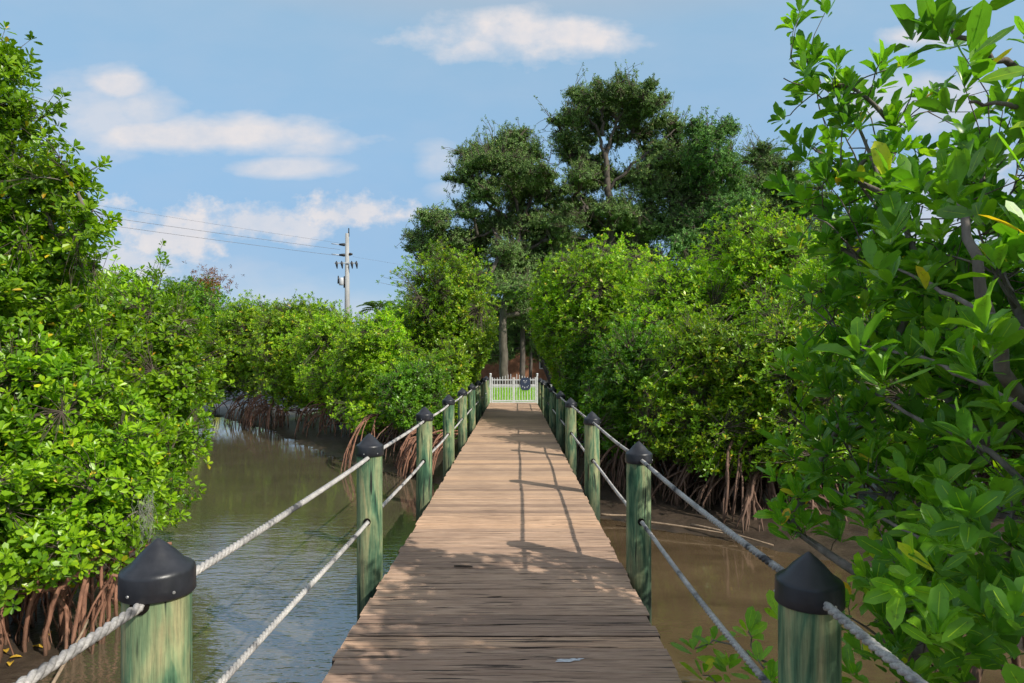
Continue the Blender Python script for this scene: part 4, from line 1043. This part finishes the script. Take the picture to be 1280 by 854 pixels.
def cloud(px, py, rx, ry, kind, gain=1.0, flat=1.0):
    cu, cv = (px - CX) / FPX, (HY - py) / FPX
    du = math_(nt, 'MULTIPLY', math_(nt, 'SUBTRACT', u, cu), FPX / rx)
    dv = math_(nt, 'MULTIPLY', math_(nt, 'SUBTRACT', v_, cv), FPX / ry)
    dvn = math_(nt, 'MULTIPLY', math_(nt, 'MINIMUM', dv, 0.), flat); dvp = math_(nt, 'MAXIMUM', dv, 0.)
    r2 = math_(nt, 'ADD', math_(nt, 'MULTIPLY', du, du), math_(nt, 'ADD', math_(nt, 'MULTIPLY', dvn, dvn), math_(nt, 'MULTIPLY', dvp, dvp)))
    e = math_(nt, 'SUBTRACT', 1.0, math_(nt, 'SQRT', r2))
    if kind == 'cum':
        nn = math_(nt, 'ADD', math_(nt, 'MULTIPLY_ADD', ncum, 3.0, -1.45), math_(nt, 'MULTIPLY_ADD', ncum2, .8, -.4)); k = 1.6
    elif kind == 'lens':
        nn = math_(nt, 'ADD', math_(nt, 'MULTIPLY_ADD', nsoft, 1.6, -.8), math_(nt, 'MULTIPLY_ADD', ncum, .8, -.4)); k = 1.7
    else:
        nn = math_(nt, 'MULTIPLY_ADD', nsoft, 2.4, -1.1); k = 1.45
    f = math_(nt, 'MULTIPLY', math_(nt, 'ADD', e, nn), k, clamp=True)
    f = math_(nt, 'SMOOTH_MIN', f, 1., .15)
    return math_(nt, 'MULTIPLY', f, gain, clamp=True)
cl = [cloud(645, 44, 150, 36, 'lens', 1., .85), cloud(600, 58, 60, 26, 'lens', .9, 1.), cloud(180, 140, 60, 34, 'soft', .7), cloud(240, 170, 215, 32, 'soft', .95, 1.3), cloud(148, 106, 48, 24, 'soft', .9), cloud(355, 210, 80, 13, 'soft', .75), cloud(120,150,120,55,'soft',.6),
      cloud(440, 266, 85, 28, 'cum', .95, 1.3), cloud(330, 280, 90, 26, 'cum', .75), cloud(215, 295, 90, 42, 'cum', .95), cloud(150, 330, 100, 32, 'cum', .75), cloud(545, 205, 30, 28, 'soft', .5), cloud(560, 235, 34, 14, 'soft', .45),
      cloud(1140, 48, 66, 20, 'lens', .9), cloud(1150, 125, 120, 40, 'soft', .6), cloud(300, 400, 300, 60, 'soft', .3), cloud(1230, 260, 160, 90, 'cum', .5)]
tot = cl[0]
for c in cl[1:]: tot = math_(nt, 'MAXIMUM', tot, c)
front = math_(nt, 'MULTIPLY', sep.outputs[1], 8., clamp=True)
tot = math_(nt, 'MULTIPLY', tot, front)
# scattered clouds over the rest of the dome
gn = noi(nt, coords(nt, (1, 1, 2.2), kind='Generated'), 2.6, 6, .6)
gen = ramp(nt, [(.5, 0.), (.68, .75)], gn)
back = math_(nt, 'SUBTRACT', 1.0, front)
hi_ = math_(nt, 'MULTIPLY_ADD', v_, 2.0, -1.35, clamp=True)     # unseen clouds added above the view too, brightening water and ambient
both = math_(nt, 'MAXIMUM', back, hi_)
tot = math_(nt, 'MAXIMUM', tot, math_(nt, 'MULTIPLY', gen.outputs[0], both))
# thin haze between
thin = math_(nt, 'MULTIPLY', ramp(nt, [(.4, 0.), (.85, .25)], nsoft).outputs[0], 1.)
skyc = mix(nt, sky.outputs[0], (1.1,1.05,.92), 1.0, 'MULTIPLY')
# pale blue grey veil evening the sky; brighter overhead, added to light the water
elv = ramp(nt, [(0., (2.2,3.5,5.3)), (.14, (1.75,3.15,5.2)), (.30, (2.2,3.85,5.8)), (.46, (2.5,4.1,5.7)), (.53, (3.7,4.3,4.9)), (1., (3.9,4.4,5.0))], sep.outputs[2])
skyc = mix(nt, skyc, elv.outputs[0], .72)
skyc = mix(nt, skyc, (3.6, 4.2, 5.1), thin)
shade = math_(nt, 'MULTIPLY_ADD', ncum, 2.2, -.35, clamp=True)
cc = mix(nt, (3.9, 4.4, 5.2), (5.7, 5.4, 5.4), shade)
fin = mix(nt, skyc, cc, tot)
nt.links.new(fin, bg.inputs[0])

SC.view_settings.view_transform = 'Standard'; SC.view_settings.look = 'None'; SC.view_settings.exposure = 0
try:
    SC.cycles.use_denoising = True; SC.cycles.use_adaptive_sampling = True; SC.cycles.adaptive_threshold = .03; SC.cycles.max_bounces = 4; SC.cycles.diffuse_bounces = 3; SC.cycles.glossy_bounces = 3; SC.cycles.transmission_bounces = 3
except Exception: pass
